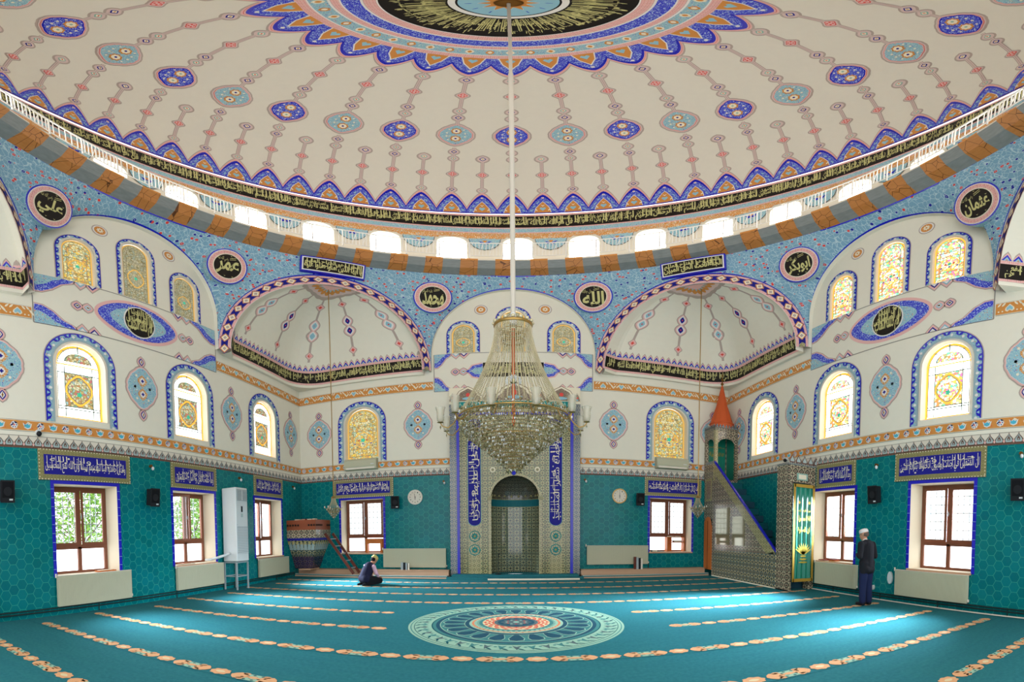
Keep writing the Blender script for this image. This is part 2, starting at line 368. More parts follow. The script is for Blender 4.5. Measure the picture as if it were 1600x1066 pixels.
def grow(poly, d):
    n = len(poly); out = []
    ar = sum(poly[i][0] * poly[(i + 1) % n][1] - poly[(i + 1) % n][0] * poly[i][1] for i in range(n)); sg = 1 if ar > 0 else -1
    for i in range(n):
        ax, ay = poly[i - 1]; bx, by = poly[(i + 1) % n]; tx, ty = bx - ax, by - ay; L = math.hypot(tx, ty) or 1
        out.append((poly[i][0] + sg * ty / L * d, poly[i][1] - sg * tx / L * d))
    return out
def ogee(w, h, n=8, pt=.25, scal=0, sa=.0):
    q = []
    for i in range(n + 1):
        t = i / n; x = w / 2 * cos(t * pi / 2) ** 1.05; y = h / 2 * ((1 - pt) * sin(t * pi / 2) + pt * t ** 2)
        k = 1 + sa * abs(sin(t * scal * pi)); q.append((x * k, y * k))
    a = q + [(-x, y) for x, y in q[-2::-1]]
    return a + [(x, -y) for x, y in a[-2:0:-1]]
def leaf(w, h, n=6):
    r = [(w / 2 * sin(pi * (i / n) ** .8) ** .9, h * i / n) for i in range(n + 1)]; r[0] = (0, 0); r[-1] = (0, h)
    return r + [(-x, y) for x, y in r[-2:0:-1]]
def flower(r, k=6, n=36, d=.22): return [((1 - d + d * cos(k * 2 * pi * i / n)) * r * cos(2 * pi * i / n), (1 - d + d * cos(k * 2 * pi * i / n)) * r * sin(2 * pi * i / n)) for i in range(n)]
def archpath(w, h, n=18, rise=None, foot=0.):
    """open path from lower left, over the head, to lower right"""
    r = rise if rise is not None else w / 2
    return [(-w / 2, foot)] + [(-w / 2 * cos(pi * i / n), h - r + r * sin(pi * i / n)) for i in range(n + 1)] + [(w / 2, foot)]
# ------------------------------------------------------------------ lettering
ARF = dict(zip('ابتثجحخدذرزسشصضطظعغفقكلمنهوي', [0x8D, 0x8F, 0x95, 0x99, 0x9D, 0xA1, 0xA5, 0xA9, 0xAB, 0xAD, 0xAF, 0xB1, 0xB5, 0xB9, 0xBD, 0xC1, 0xC5, 0xC9, 0xCD, 0xD1, 0xD5, 0xD9, 0xDD, 0xE1, 0xE5, 0xE9, 0xED, 0xF1]))
ARF['ة'] = 0x93; ARF['ى'] = 0xEF
def shape_ar(t):
    out = []; non = 'اأإآدذرزوةى'; i = 0
    def joins(c): return c in ARF and c not in non
    prev = None
    while i < len(t):
        c = t[i]; c = {'أ': 'ا', 'إ': 'ا', 'آ': 'ا'}.get(c, c)
        if c not in ARF: out.append(' '); prev = None; i += 1; continue
        nx = t[i + 1] if i + 1 < len(t) else ' '; nx = {'أ': 'ا', 'إ': 'ا', 'آ': 'ا'}.get(nx, nx)
        pj = prev is not None and joins(prev)
        if c == 'ل' and nx == 'ا': out.append(chr(0xFEFC if pj else 0xFEFB)); prev = 'ا'; i += 2; continue
        nj = joins(c) and nx in ARF; b = 0xFE00 + ARF[c]
        if c in non: out.append(chr(b + (1 if pj else 0)))
        else: out.append(chr(b + (3 if pj and nj else 1 if pj else 2 if nj else 0)))
        prev = c; i += 1
    return ''.join(reversed(out))
_tc = {}
def glyphs(text, bold=.012, raw=False):
    k = (text, bold)
    if k in _tc: return _tc[k]
    c = bpy.data.curves.new('lettering', 'FONT'); c.body = text if raw else shape_ar(text); c.resolution_u = 2; c.offset = bold
    o = bpy.data.objects.new('lettering', c); col.objects.link(o)
    dg = bpy.context.evaluated_depsgraph_get(); m = bpy.data.meshes.new_from_object(o.evaluated_get(dg))
    V = [(v.co.x, v.co.y) for v in m.vertices]; Fc = [tuple(p.vertices) for p in m.polygons]
    bpy.data.objects.remove(o); bpy.data.curves.remove(c); bpy.data.meshes.remove(m)
    x0 = min(v[0] for v in V); x1 = max(v[0] for v in V); y0 = min(v[1] for v in V); y1 = max(v[1] for v in V)
    _tc[k] = ([((x - x0) / (x1 - x0), (y - y0) / (y1 - y0)) for x, y in V], Fc, (x1 - x0) / (y1 - y0)); return _tc[k]
def script(mb, f, x0, y0, x1, y1, text, mat, lay, bold=.012, stack=None, raw=False):
    V, Fc, asp = glyphs(text, bold, raw)
    off = lay * LAY
    P = [f(x0 + (x1 - x0) * x, y0 + (y1 - y0) * y, off) for x, y in V]
    mb.mesh(P, Fc, mat, [(x, y) for x, y in V])
def bars(mb, f, x0, y0, x1, y1, n, mat, lay, w):
    """tall upright strokes and small marks between the words of a script band"""
    for i in range(n):
        x = x0 + (x1 - x0) * (i + .3 + .5 * random.random()) / n; t = random.random()
        if t < .55: b = y0 + (y1 - y0) * (.15 + .2 * random.random()); paint(mb, f, [(x, b), (x + w, b), (x + w * .7, y1), (x - w * .3, y1)], mat, lay)
        else:
            y = y0 + (y1 - y0) * (.05 + .85 * random.random()); k = (y1 - y0) * .09
            paint(mb, f, [(x - k, y), (x, y - k * .7), (x + k, y), (x, y + k * .7)], mat, lay)
# ------------------------------------------------------------------ painted motifs
def cartouche(mb, f, w=.82, h=1.06, k=.0):
    b = ogee(w, h, 10, .3, 3, .05)
    paint(mb, f, grow(b, .075), 'taupe', 1, 2); paint(mb, f, grow(b, .045), 'pink', 2, 2); paint(mb, f, grow(b, .012), 'white', 3, 2); paint(mb, f, b, 'lightvine', 4, 2)
    for s in (1, -1):
        g = sloc(f, 0, s * .175)
        paint(mb, g, ogee(.28, .34, 6, .5), 'orangevine', 5); paint(mb, g, ogee(.16, .2, 5, .5), 'white', 6); paint(mb, g, flower(.05, 4, 16), 'navy', 7)
        for t in (-1, 1): paint(mb, sloc(f, t * .22, s * .0), flower(.045, 5, 15), 'white', 5)
        for t in (-1, 1): paint(mb, sloc(f, t * .17, s * .3), flower(.04, 5, 15), 'creamline', 5)
        g = sloc(f, 0, s * (h / 2 + .17)); d = ogee(.13, .2, 4, .6)
        paint(mb, g, grow(d, .075), 'taupe', 1); paint(mb, g, grow(d, .045), 'pink', 2); paint(mb, g, grow(d, .01), 'navy', 3); paint(mb, g, grow(d, -.014), 'white', 4); paint(mb, g, grow(d, -.04), 'orange', 5)
def borderpath(mb, f, P, w, mats, motif, pitch, lay=1):
    """ornament band of width w running outside path P; motifs repeated along it"""
    Q = []; n = len(P)
    for i in range(n):
        a = P[max(0, i - 1)]; b = P[min(n - 1, i + 1)]; tx, ty = b[0] - a[0], b[1] - a[1]; L = math.hypot(tx, ty) or 1
        Q.append((-ty / L, tx / L))
    sh = lambda d: [(p[0] + q[0] * d, p[1] + q[1] * d) for p, q in zip(P, Q)]
    for (a, b, m, l) in mats: strip(mb, f, sh(a), sh(b), m, lay + l)
    ln = [0]
    for i in range(1, n): ln.append(ln[-1] + math.dist(P[i], P[i - 1]))
    N = max(2, int(ln[-1] / pitch)); j = 0
    for k in range(N):
        s = (k + .5) * ln[-1] / N
        while j < n - 2 and ln[j + 1] < s: j += 1
        t = (s - ln[j]) / max(1e-6, ln[j + 1] - ln[j]); q = Q[j] if t < .5 else Q[j + 1]
        x = P[j][0] + (P[j + 1][0] - P[j][0]) * t; y = P[j][1] + (P[j + 1][1] - P[j][1]) * t
        motif(mb, sloc(f, x, y, 1, math.degrees(atan2(q[1], q[0])) - 90), k)
def archborder(mb, f, w, h, rise, bw=.2, foot=0.):
    P = archpath(w, h, 22, rise, foot)
    P = [(P[0][0], P[0][1] + (P[1][1] - P[0][1]) * i / 8) for i in range(8)] + P[1:-1] + [(P[-1][0], P[-2][1] + (P[-1][1] - P[-2][1]) * (i + 1) / 8) for i in range(8)]
    def mot(mb, g, k):
        paint(mb, g, [(-.1, bw - .02), (-.07, bw * .55), (0, bw * .42), (.07, bw * .55), (.1, bw - .02)], 'bluetile', 5)
        paint(mb, g, [(-.035, bw - .03), (0, bw * .5), (.035, bw - .03)], 'lightblue', 6)
        paint(mb, sloc(g, .12, bw * .42), ogee(.07, .08, 3), 'white', 5)
    borderpath(mb, f, P[::1], bw, [(-.0, bw + .02, 'taupe', 0), (.0, bw, 'lightvine', 1), (bw - .028, bw, 'bluetile', 2), (0, .05, 'grayblue', 2)], mot, .25)
# ------------------------------------------------------------------ the room
def structure(mb, name, **k): return tag(mb.build(name, **k), kind='structure')
fl = MB(); fl.face([(-7.9, -1, 0), (7.9, -1, 0), (7.9, 14.4, 0), (-7.9, 14.4, 0)], 'carpet', [(-7.9, -1), (7.9, -1), (7.9, 14.4), (-7.9, 14.4)])
floor = structure(fl, 'floor')
TZ = 3.38
LOWS = [4.78, 8.04, 11.52]; LOWB = [-5.15, 5.34]; UPS = [4.77, 8.03, 11.42]; UPB = [-5.1, 5.28]
LUNS = [(4.83, 1.15, 9.36), (6.4, 1.18, 9.9), (7.97, 1.15, 9.36)]; LUNB = [(-1.6, 1.12, 9.05), (0, 1.18, 9.6), (1.62, 1.12, 9.05)]
LW, LZ0, LZ1 = 1.56, .80, 2.66
UW, UZ0, UZ1 = 1.2, 4.1, 5.95
def wallmesh(mb, sf, u0, u1, lows, ups, luns):
    def row(v0, v1, holes, mat):
        hs = sorted(holes); x = u0
        for (a, b, h0, h1, ar) in hs:
            q = lambda p0, p1, r0, r1: mb.face([sf.pt(p0, r0), sf.pt(p1, r0), sf.pt(p1, r1), sf.pt(p0, r1)], mat, [(p0, r0), (p1, r0), (p1, r1), (p0, r1)])
            q(x, a, v0, v1); q(a, b, v0, h0) if h0 > v0 else None; q(a, b, h1, v1) if h1 < v1 else None
            if ar:
                c = (a + b) / 2; P = [(c + p[0], h0 + p[1]) for p in archpath(b - a, h1 - h0, 16, ar)][1:-1]
                for i in range(len(P) - 1):
                    A, B = P[i], P[i + 1]; mb.face([sf.pt(*A), sf.pt(*B), sf.pt(B[0], h1), sf.pt(A[0], h1)], mat, [A, B, (B[0], h1), (A[0], h1)])
            x = b
        mb.face([sf.pt(x, v0), sf.pt(u1, v0), sf.pt(u1, v1), sf.pt(x, v1)], mat, [(x, v0), (u1, v0), (u1, v1), (x, v1)])
    row(0, TZ, [(c - LW / 2, c + LW / 2, LZ0, LZ1, 0) for c in lows] + ([(-.74, .82, 0, 3.35, 0)] if len(lows) == 2 and sf is WB else []), 'hextile')
    row(TZ, 6.2, [(c - UW / 2, c + UW / 2, UZ0, UZ1, .58) for c in ups], 'plaster')
    row(6.2, 7.7, [], 'plaster')
    row(7.7, 10.9, [(c - (w - .36) / 2, c + (w - .36) / 2, 7.73, t - .18, .4) for c, w, t in luns], 'plaster')
mb = MB(); wallmesh(mb, WL, -.97, YB, LOWS, UPS, LUNS); wall_left = structure(mb, 'wall_left')
mb = MB(); wallmesh(mb, WR, -YB, .97, [-y for y in LOWS[:2]][::-1], [-y for y in UPS][::-1], [(-c, w, t) for c, w, t in LUNS]); wall_right = structure(mb, 'wall_right')
mb = MB(); wallmesh(mb, WB, -W, W, LOWB, UPB, LUNB); wall_back = structure(mb, 'wall_back')
WALLS = {'left': (WL, wall_left), 'right': (WR, wall_right), 'back': (WB, wall_back)}
# ---- low windows: tile frame, splayed reveal, brown casement, film below, bars outside
wn = [0]
def wname(): wn[0] += 1; return 'window_%d' % wn[0]
def low_window(sf, c, openleft=False):
    D = -.43; x0, x1 = c - LW / 2, c + LW / 2
    f = lambda u, v, d=0: sf.pt(u, v, d)
    mb = MB(); t = .075
    for a, b, p, q in ((x0 - t, x0 + .0, LZ0 - .02, LZ1 + t), (x1, x1 + t, LZ0 - .02, LZ1 + t), (x0, x1, LZ1, LZ1 + t)):
        mb.face([f(a, p, .012), f(b, p, .012), f(b, q, .012), f(a, q, .012)], 'bluetile')
        mb.face([f(a, p, .012), f(a, q, .012), f(a, q, 0), f(a, p, 0)], 'bluetile'); mb.face([f(b, p, .012), f(b, q, .012), f(b, q, 0), f(b, p, 0)], 'bluetile')
        k = p + .15
        while k < q - .05 and b - a < .2: mb.face([f(a, k, .014), f(b, k, .014), f(b, k + .006, .014), f(a, k + .006, .014)], 'lightblue'); k += .18
    root = structure(mb, wname())
    mb = MB(); ix0, ix1 = x0 + .06, x1 - .06
    for A, B in (((x0, ix0), None), ((x1, ix1), None)): mb.face([f(A[0], LZ0), f(A[0], LZ1), f(A[1], LZ1, D), f(A[1], LZ0, D)], 'reveal')
    mb.face([f(x0, LZ1), f(x1, LZ1), f(ix1, LZ1, D), f(ix0, LZ1, D)], 'reveal'); mb.build('window_reveal', root)
    mb = MB(); mb.face([f(x0 - .03, LZ0, .05), f(x1 + .03, LZ0, .05), f(ix1, LZ0, D), f(ix0, LZ0, D)], 'reveal'); mb.face([f(x0 - .03, LZ0, .05), f(x1 + .03, LZ0, .05), f(x1 + .03, LZ0 - .04, .05), f(x0 - .03, LZ0 - .04, .05)], 'stone')
    mb.build('window_sill', root)
    mb = MB(); ft = .075; tz = LZ0 + .56; cx = (ix0 + ix1) / 2
    def bar(a, b, p, q, d0=D, d1=D + .07):
        P = [f(a, p, d1), f(b, p, d1), f(b, q, d1), f(a, q, d1)]; Q = [f(a, p, d0), f(b, p, d0), f(b, q, d0), f(a, q, d0)]
        mb.face(P, 'frame'); [mb.face([P[i], P[(i + 1) % 4], Q[(i + 1) % 4], Q[i]], 'frame') for i in range(4)]
    bar(ix0, ix0 + ft, LZ0, LZ1); bar(ix1 - ft, ix1, LZ0, LZ1); bar(ix0 + ft, ix1 - ft, LZ1 - ft, LZ1); bar(ix0 + ft, ix1 - ft, LZ0, LZ0 + .055)
    bar(cx - .045, cx + .045, LZ0 + .055, tz); bar(ix0 + ft, ix1 - ft, tz - .045, tz + .045)
    bar(cx - .05, cx + .05, tz + .045, LZ1 - ft, D, D + .06)
    mb.build('window_frame', root)
    for a, b in ((ix0 + ft, cx - .05), (cx + .05, ix1 - ft)):       # the two casements
        mb = MB(); w = .05; p, q = tz + .045, LZ1 - ft
        if openleft and a < cx - .2:
            pv = f(a, 0, D + .07); 
            sw = lambda u, v, d=0: pv + (f(u, v, D + .07 + d) - f(a, 0, D + .07)).lerp(Vector((0, 0, v)), 0) * 1
            rot = Matrix.Rotation(R(-38), 4, 'Z'); g2 = lambda u, v, d=0.: pv + rot @ (f(u, v, D + .07 + d) - pv)
        else: g2 = lambda u, v, d=0.: f(u, v, D + .075 + d)
        for (a1, b1, p1, q1) in ((a, a + w, p, q), (b - w, b, p, q), (a + w, b - w, p, p + w), (a + w, b - w, q - w, q)):
            P = [g2(a1, p1, .03), g2(b1, p1, .03), g2(b1, q1, .03), g2(a1, q1, .03)]; Q = [g2(a1, p1), g2(b1, p1), g2(b1, q1), g2(a1, q1)]
            mb.face(P, 'frame'); mb.face(Q, 'frame'); [mb.face([P[i], P[(i + 1) % 4], Q[(i + 1) % 4], Q[i]], 'frame') for i in range(4)]
        cs = mb.build('casement', root)
        mb = MB(); mb.face([g2(a + w, p + w, .012), g2(b - w, p + w, .012), g2(b - w, q - w, .012), g2(a + w, q - w, .012)], 'clearglass'); mb.build('pane', cs)
    mb = MB(); 
    for a, b in ((ix0 + ft, cx - .045), (cx + .045, ix1 - ft)): mb.face([f(a, LZ0 + .055, D + .02), f(b, LZ0 + .055, D + .02), f(b, tz - .045, D + .02), f(a, tz - .045, D + .02)], 'litcool')
    mb.build('frosted_pane', root)
    mb = MB(); zz = (tz + LZ1) / 2
    mb.box((-.008, -.008, -.05), (.008, .008, .05), 'steel', Matrix.Translation(f(cx + .02, zz, D + .14))); mb.cyl(f(cx + .02, zz, D + .11), f(cx + .02, zz, D + .15), .012, 'steel'); mb.build('window_handle', root)
    mb = MB(); G0 = D - .22
    k = ix0 + .05
    while k < ix1: mb.cyl(f(k, tz, G0), f(k, LZ1 + .1, G0), .01, 'steel', n=4); k += .145
    k = tz + .12
    while k < LZ1: mb.cyl(f(ix0, k, G0), f(ix1, k, G0), .01, 'steel', n=4); k += .19
    mb.build('security_bars', root)
    return root
for i, y in enumerate(LOWS): low_window(WL, y, openleft=(i == 1))
for y in LOWS[:2]: low_window(WR, -y)
for x in LOWB: low_window(WB, x)
# ---- stained glass windows
def stained_window(sf, c, z0, w, h, rise, gl, lit, border=True, deep=.13, bw=.2, white=True, foot=0., bz=0.):
    f0 = loc(sf, c, z0); root = None
    mb = MB(); P = archpath(w, h, 18, rise)
    strip(mb, f0, P, [(x, y) for x, y in P], 'reveal', 0)
    V = [f0(x, y, 0) for x, y in P] + [f0(x * .95, y if y > .01 else .02, -deep) for x, y in P]; n = len(P)
    mb.mesh(V, [(i, i + 1, i + 1 + n, i + n) for i in range(n - 1)] + [(n - 1, 0, n, 2 * n - 1)], 'reveal')
    if bw > .1:
        G1 = [(x * (1 + .05 / (w / 2)), y + (.045 if y > .1 else 0)) for x, y in P]
        V = [f0(x, y, .018) for x, y in P] + [f0(x, y, .018) for x, y in G1] + [f0(x, y, 0) for x, y in G1] + [f0(x, y, 0) for x, y in P]
        mb.mesh(V, [(i + n * k, i + 1 + n * k, i + 1 + n * (k + 1), i + n * (k + 1)) for k in range(2) for i in range(n - 1)] + [(i, i + 1, i + 1 + 3 * n, i + 3 * n) for i in range(n - 1)], 'cream')
    root = structure(mb, wname())
    gw, gh = w * .95, h * .985; f = lambda x, y, off=0.: f0(x, y + .015, off - deep)
    mb = MB(); OP = archpath(gw, gh, 20, rise * .96); NP = len(OP)
    sc = lambda d: [(x * (1 - 2 * d / gw), max(y, 0) * (1 - 2 * d / gh) + d) for x, y in OP]
    if white:
        paint(mb, f, OP, lit[2], 0)
        b = gw * .045; strip(mb, f, sc(0), sc(b), lit[1], 1)                # edge of amber pieces
        rect(mb, f, -gw / 2 + .0, .0, gw / 2, b, lit[1], 1)
        m1, m2 = gw * .20, gw * .225
        for d in (b, ): strip(mb, f, sc(d), sc(d + .02), lit[3], 2)
        sp = gh - rise * .96                                                 # springing
        y1, y2 = gh * .16, gh * .60; 
        ix = gw / 2 - m1
        rect(mb, f, -ix, y1, ix, y2, gl, 2)                                  # ornate centre panel
        A = [(0 + ix * cos(pi * i / 16), sp * 1.0 + .06 * gh + (gh - sp - m1 - .05 * gh) * sin(pi * i / 16)) for i in range(17)]
        paint(mb, f, A, gl, 2); strip(mb, f, A, [(x * .9, y - .0) for x, y in A], lit[3], 3)
        for yy in (y1, y2, y2 + gh * .115, gh * .13): rect(mb, f, -gw / 2 + b, yy - .012, gw / 2 - b, yy + .012, lit[3], 3)
        rect(mb, f, -gw / 2 + b, y2 + gh * .115 - .02, gw / 2 - b, y2 + gh * .115 + .012, lit[1], 4)
        for s in (-1, 1): rect(mb, f, s * ix - .012, b, s * ix + .012, y2 + gh * .115, lit[3], 3)
        oc = sloc(f, 0, (y1 + y2) / 2); rr = ix * .95; O = ogee(rr * 2, (y2 - y1) * .92, 8, .3, 3, .06); O = [(x, y) for x, y in O]
        strip(mb, oc, O, [(x * .88, y * .88) for x, y in O], lit[1], 4, True); strip(mb, oc, [(x * .88, y * .88) for x, y in O], [(x * .82, y * .82) for x, y in O], 'leaddull', 4, True)
        paint(mb, sloc(oc, 0, -(y2 - y1) * .12), flower(ix * .22, 5, 20), 'litgreen', 5)
        for i in range(3):
            a = R(45 + 45 * i); rr = ix; strip(mb, f, [((ix) * cos(a) * .95 - .015, sp + .06 * gh + (gh - sp - m1 - .05 * gh) * sin(a)), (ix * cos(a) * .95 + .015, sp + .06 * gh + (gh - sp - m1 - .05 * gh) * sin(a))], [(gw / 2 * .93 * cos(a) - .02, sp + rise * .93 * sin(a)), (gw / 2 * .93 * cos(a) + .02, sp + rise * .93 * sin(a))], lit[3], 3)
    else:
        paint(mb, f, OP, gl, 0); b = gw * .05
        strip(mb, f, sc(0), sc(b), lit[1], 1); strip(mb, f, sc(b), sc(b + .014), lit[3], 1)
        strip(mb, f, sc(gw * .17), sc(gw * .17 + .016), lit[3], 1)
        for yy in (.05, .2, .55, .66): rect(mb, f, -gw / 2 + b, gh * yy - .008, gw / 2 - b, gh * yy + .008, lit[3], 2)
        oc = sloc(f, 0, gh * .37); O = ogee(gw * .62, gh * .33, 8, .3, 3, .06)
        strip(mb, oc, O, [(x * .88, y * .88) for x, y in O], lit[1], 3, True); paint(mb, oc, flower(gw * .08, 5, 20), 'litgreen', 3)
        if lit[0]:
            for i in range(5): paint(mb, sloc(f, (i - 2) * gw * .13, gh * (.3 + .07 * (i % 2))), circ(.03, 8), 'red' if i % 2 else 'litblue', 4)
    mb.build('stained_glass', root)
    if border:
        mb = MB(); archborder(mb, lambda x, y, o=0.: f0(x, y - .0, o), w + .14 if bw > .15 else w + .0, h + (.05 if bw > .15 else 0), rise + .02, bw, foot=foot)
        mb.build('painted_border', root)
    return root
BR = (1, 'litorange', 'litwhite', 'lead'); DU = (0, 'litdullorange', 'glassdull', 'leaddull'); BK = (1, 'litdullorange', 'glassback', 'leaddull')
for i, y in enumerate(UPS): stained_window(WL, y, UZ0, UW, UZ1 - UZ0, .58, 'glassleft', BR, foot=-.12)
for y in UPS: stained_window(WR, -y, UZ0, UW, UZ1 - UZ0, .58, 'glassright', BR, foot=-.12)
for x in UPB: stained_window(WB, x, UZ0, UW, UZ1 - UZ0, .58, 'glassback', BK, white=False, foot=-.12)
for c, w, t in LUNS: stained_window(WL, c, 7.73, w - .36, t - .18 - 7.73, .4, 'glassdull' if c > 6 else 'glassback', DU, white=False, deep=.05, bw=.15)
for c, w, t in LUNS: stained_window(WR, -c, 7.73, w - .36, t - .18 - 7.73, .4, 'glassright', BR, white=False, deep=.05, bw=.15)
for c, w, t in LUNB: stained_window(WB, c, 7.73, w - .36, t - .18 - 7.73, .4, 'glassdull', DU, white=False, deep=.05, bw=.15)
# ---- painted ornament of the walls
def band(mb, f, x0, x1):
    rect(mb, f, x0, 3.71, x1, 3.955, 'greyline', 1); rect(mb, f, x0, 3.72, x1, 3.945, 'creamline', 2); rect(mb, f, x0, 3.732, x1, 3.933, 'orange', 3)
    n = max(1, round((x1 - x0) / .56)); p = (x1 - x0) / n
    for i in range(n):
        c = x0 + (i + .25) * p; g = sloc(f, c, 3.832)
        paint(mb, g, flower(.085, 8, 24, .08), 'white', 4); paint(mb, g, circ(.018, 6), 'red', 5)
        for k in range(6): paint(mb, sloc(g, .048 * cos(k * pi / 3), .048 * sin(k * pi / 3)), circ(.014, 5), 'navy', 5)
        g = sloc(f, c + p * .5, 3.832); paint(mb, g, [(-.1, .055), (-.05, .02), (0, .06), (.05, .02), (.1, .055), (.07, -.05), (0, -.08), (-.07, -.05)], 'white', 4)
        paint(mb, g, [(-.07, .035), (-.035, .01), (0, .04), (.035, .01), (.07, .035), (.05, -.035), (0, -.055), (-.05, -.035)], 'cyan', 5)
        for k in (.14, .36, .64, .86):
            g = sloc(f, c + p * k, 3.832 + (.03 if k in (.14, .64) else -.03), 1, 60 if k in (.14, .64) else -50); paint(mb, g, leaf(.03, .1, 4), 'creamline', 4)
            paint(mb, sloc(f, c + p * (k + .04), 3.83 - (.05 if k in (.14, .64) else -.05)), circ(.012, 5), 'red', 4)
def lambrequin(mb, f, x0, x1):
    rect(mb, f, x0, TZ - .01, x1, 3.625, 'cream', 1); rect(mb, f, x0, 3.615, x1, 3.625, 'greyline', 2); rect(mb, f, x0, TZ - .01, x1, TZ + .03, 'darkleaf', 2)
    n = max(1, round((x1 - x0) / .205)); p = (x1 - x0) / n
    for i in range(n):
        g = sloc(f, x0 + (i + .5) * p, TZ); L = [(-.08, .02), (-.1, .06), (-.09, .105), (-.055, .15), (-.02, .185), (0, .24), (.02, .185), (.055, .15), (.09, .105), (.1, .06), (.08, .02)]
        paint(mb, g, L, 'darkleaf', 3); paint(mb, sloc(g, 0, .022, .74, 0, .78), L, 'leafgrey', 4); paint(mb, sloc(g, 0, .06, .34, 0, .5), L, 'darkleaf', 5)
        paint(mb, sloc(g, 0, .09), circ(.016, 6), 'leafgrey', 6); paint(mb, sloc(g, p / 2, .06), circ(.024, 8), 'pink', 4)
def upband(mb, f, x0, x1):
    rect(mb, f, x0, 6.36, x1, 6.7, 'greyline', 1); rect(mb, f, x0, 6.37, x1, 6.69, 'creamline', 2); rect(mb, f, x0, 6.385, x1, 6.675, 'orange', 3)
    n = max(1, round((x1 - x0) / .62)); p = (x1 - x0) / n
    for i in range(n):
        g = sloc(f, x0 + (i + .5) * p, 6.53); s = 1 if i % 2 else -1
        paint(mb, g, [(0, -.1 * s), (.09, 0), (.1, .06 * s), (.05, .1 * s), (0, .06 * s), (-.05, .1 * s), (-.1, .06 * s), (-.09, 0)], 'creamline', 4)
        paint(mb, g, [(0, -.07 * s), (.065, 0), (.07, .05 * s), (.04, .07 * s), (0, .035 * s), (-.04, .07 * s), (-.07, .05 * s), (-.065, 0)], 'lightblue', 5)
        for a in (-.26, -.17, .17, .26):
            paint(mb, sloc(g, a, -.05 * s, 1, 40 if a > 0 else -40), leaf(.045, .13, 4), 'creamline', 4); paint(mb, sloc(g, a * .9, .08 * s), circ(.02, 6), 'creamline', 4)
        paint(mb, sloc(g, p / 2, 0, 1, 35), ogee(.05, .22, 4), 'creamline', 4)
def vaultpanel(mb, f, c, hw, back=False):
    """painted strip under the lunette windows"""
    f = sloc(f, c, 0); a, b = 6.3, 7.7; zc = 7.0
    for y in (a, b): rect(mb, f, -hw, y - .012, hw, y + .012, 'greyline', 1)
    for x in (-hw, hw): rect(mb, f, x - .012, a, x + .012, b, 'greyline', 1)
    for sx in (-1, 1):
        for sy, yy in ((1, a), (-1, b)):
            kx = .42 if back else .74; q = [(x * kx, y * .9) for x, y in [(0, 0), (1.28, 0), (1.15, .1), (.85, .2), (.55, .42), (.25, .55), (0, .56)]]
            m = lambda P, d=0: [(sx * (-(hw - .02) + x * (1 + d)), yy + sy * (y * (1 + d) + .0)) for x, y in P]
            paint(mb, f, m(q, .09), 'taupe', 1); paint(mb, f, m(q, .05), 'pink', 2); paint(mb, f, m(q), 'bluevine', 3)
            paint(mb, f, m([(x * .7, y * .66) for x, y in q]), 'lightvine', 4)
        for k, (x, m) in enumerate((((.72, 'lightblue'), (.98, 'navy')) if back else ((1.12, 'lightblue'), (1.42, 'navy')))):
            for yy, s in ((a, 1), (b, -1)):
                P = [(-.17, 0), (-.08, .1), (0, .18), (.08, .1), (.17, 0)]; mm = lambda k2: [(-sx * (hw - x) + px * k2, yy + s * py * k2) for px, py in P]
                paint(mb, f, mm(1.25), 'taupe', 1); paint(mb, f, mm(1.05), 'pink', 2); paint(mb, f, mm(.7), m, 3); paint(mb, f, mm(.45), 'white', 4)
        g0 = 1.28 if not back else 1.48
        for x, m in ((g0 + .12, 'lightblue'), (g0 + .38, 'navy')):
            g = sloc(f, sx * x, zc); d = ogee(.17, .17, 4, .6); paint(mb, g, grow(d, .075), 'taupe', 1); paint(mb, g, grow(d, .045), 'pink', 2); paint(mb, g, d, m, 3); paint(mb, g, grow(d, -.022), 'white', 4); paint(mb, g, grow(d, -.05), 'orange', 5)
    if not back:
        O = [(1.15 * cos(t) * (1 + 0.0), .51 * sin(t) * (1 - .25 * abs(cos(t)) ** 3)) for t in [2 * pi * i / 36 for i in range(36)]]
        g = sloc(f, 0, zc); paint(mb, g, grow(O, .09), 'pink', 1); paint(mb, g, O, 'bluevine', 3); 
        paint(mb, g, [(x * .72, y * .72) for x, y in O], 'lightvine', 4); paint(mb, g, circ(.465, 28), 'white', 5)
    else:
        g = sloc(f, 0, zc)
        for s in (-1, 1):
            q = [(.98, -.27), (1.3, -.2), (1.4, -.08), (1.52, 0), (1.4, .08), (1.3, .2), (.98, .27)]
            paint(mb, g, [(s * (x * 1.03), y * 1.2) for x, y in q], 'pink', 1); paint(mb, g, [(s * x, y) for x, y in q], 'bluevine', 3); paint(mb, g, [(s * (x * .8 + .2), y * .55) for x, y in q], 'lightvine', 4)
def dotrose(mb, f, x, z):
    g = sloc(f, x, z); paint(mb, g, circ(.215, 20), 'taupe', 1); paint(mb, g, circ(.185, 20), 'white', 2); paint(mb, g, circ(.15, 18), 'orange', 3); paint(mb, g, flower(.1, 8, 32, .2), 'creamline', 4); paint(mb, g, circ(.03, 8), 'orange', 5)
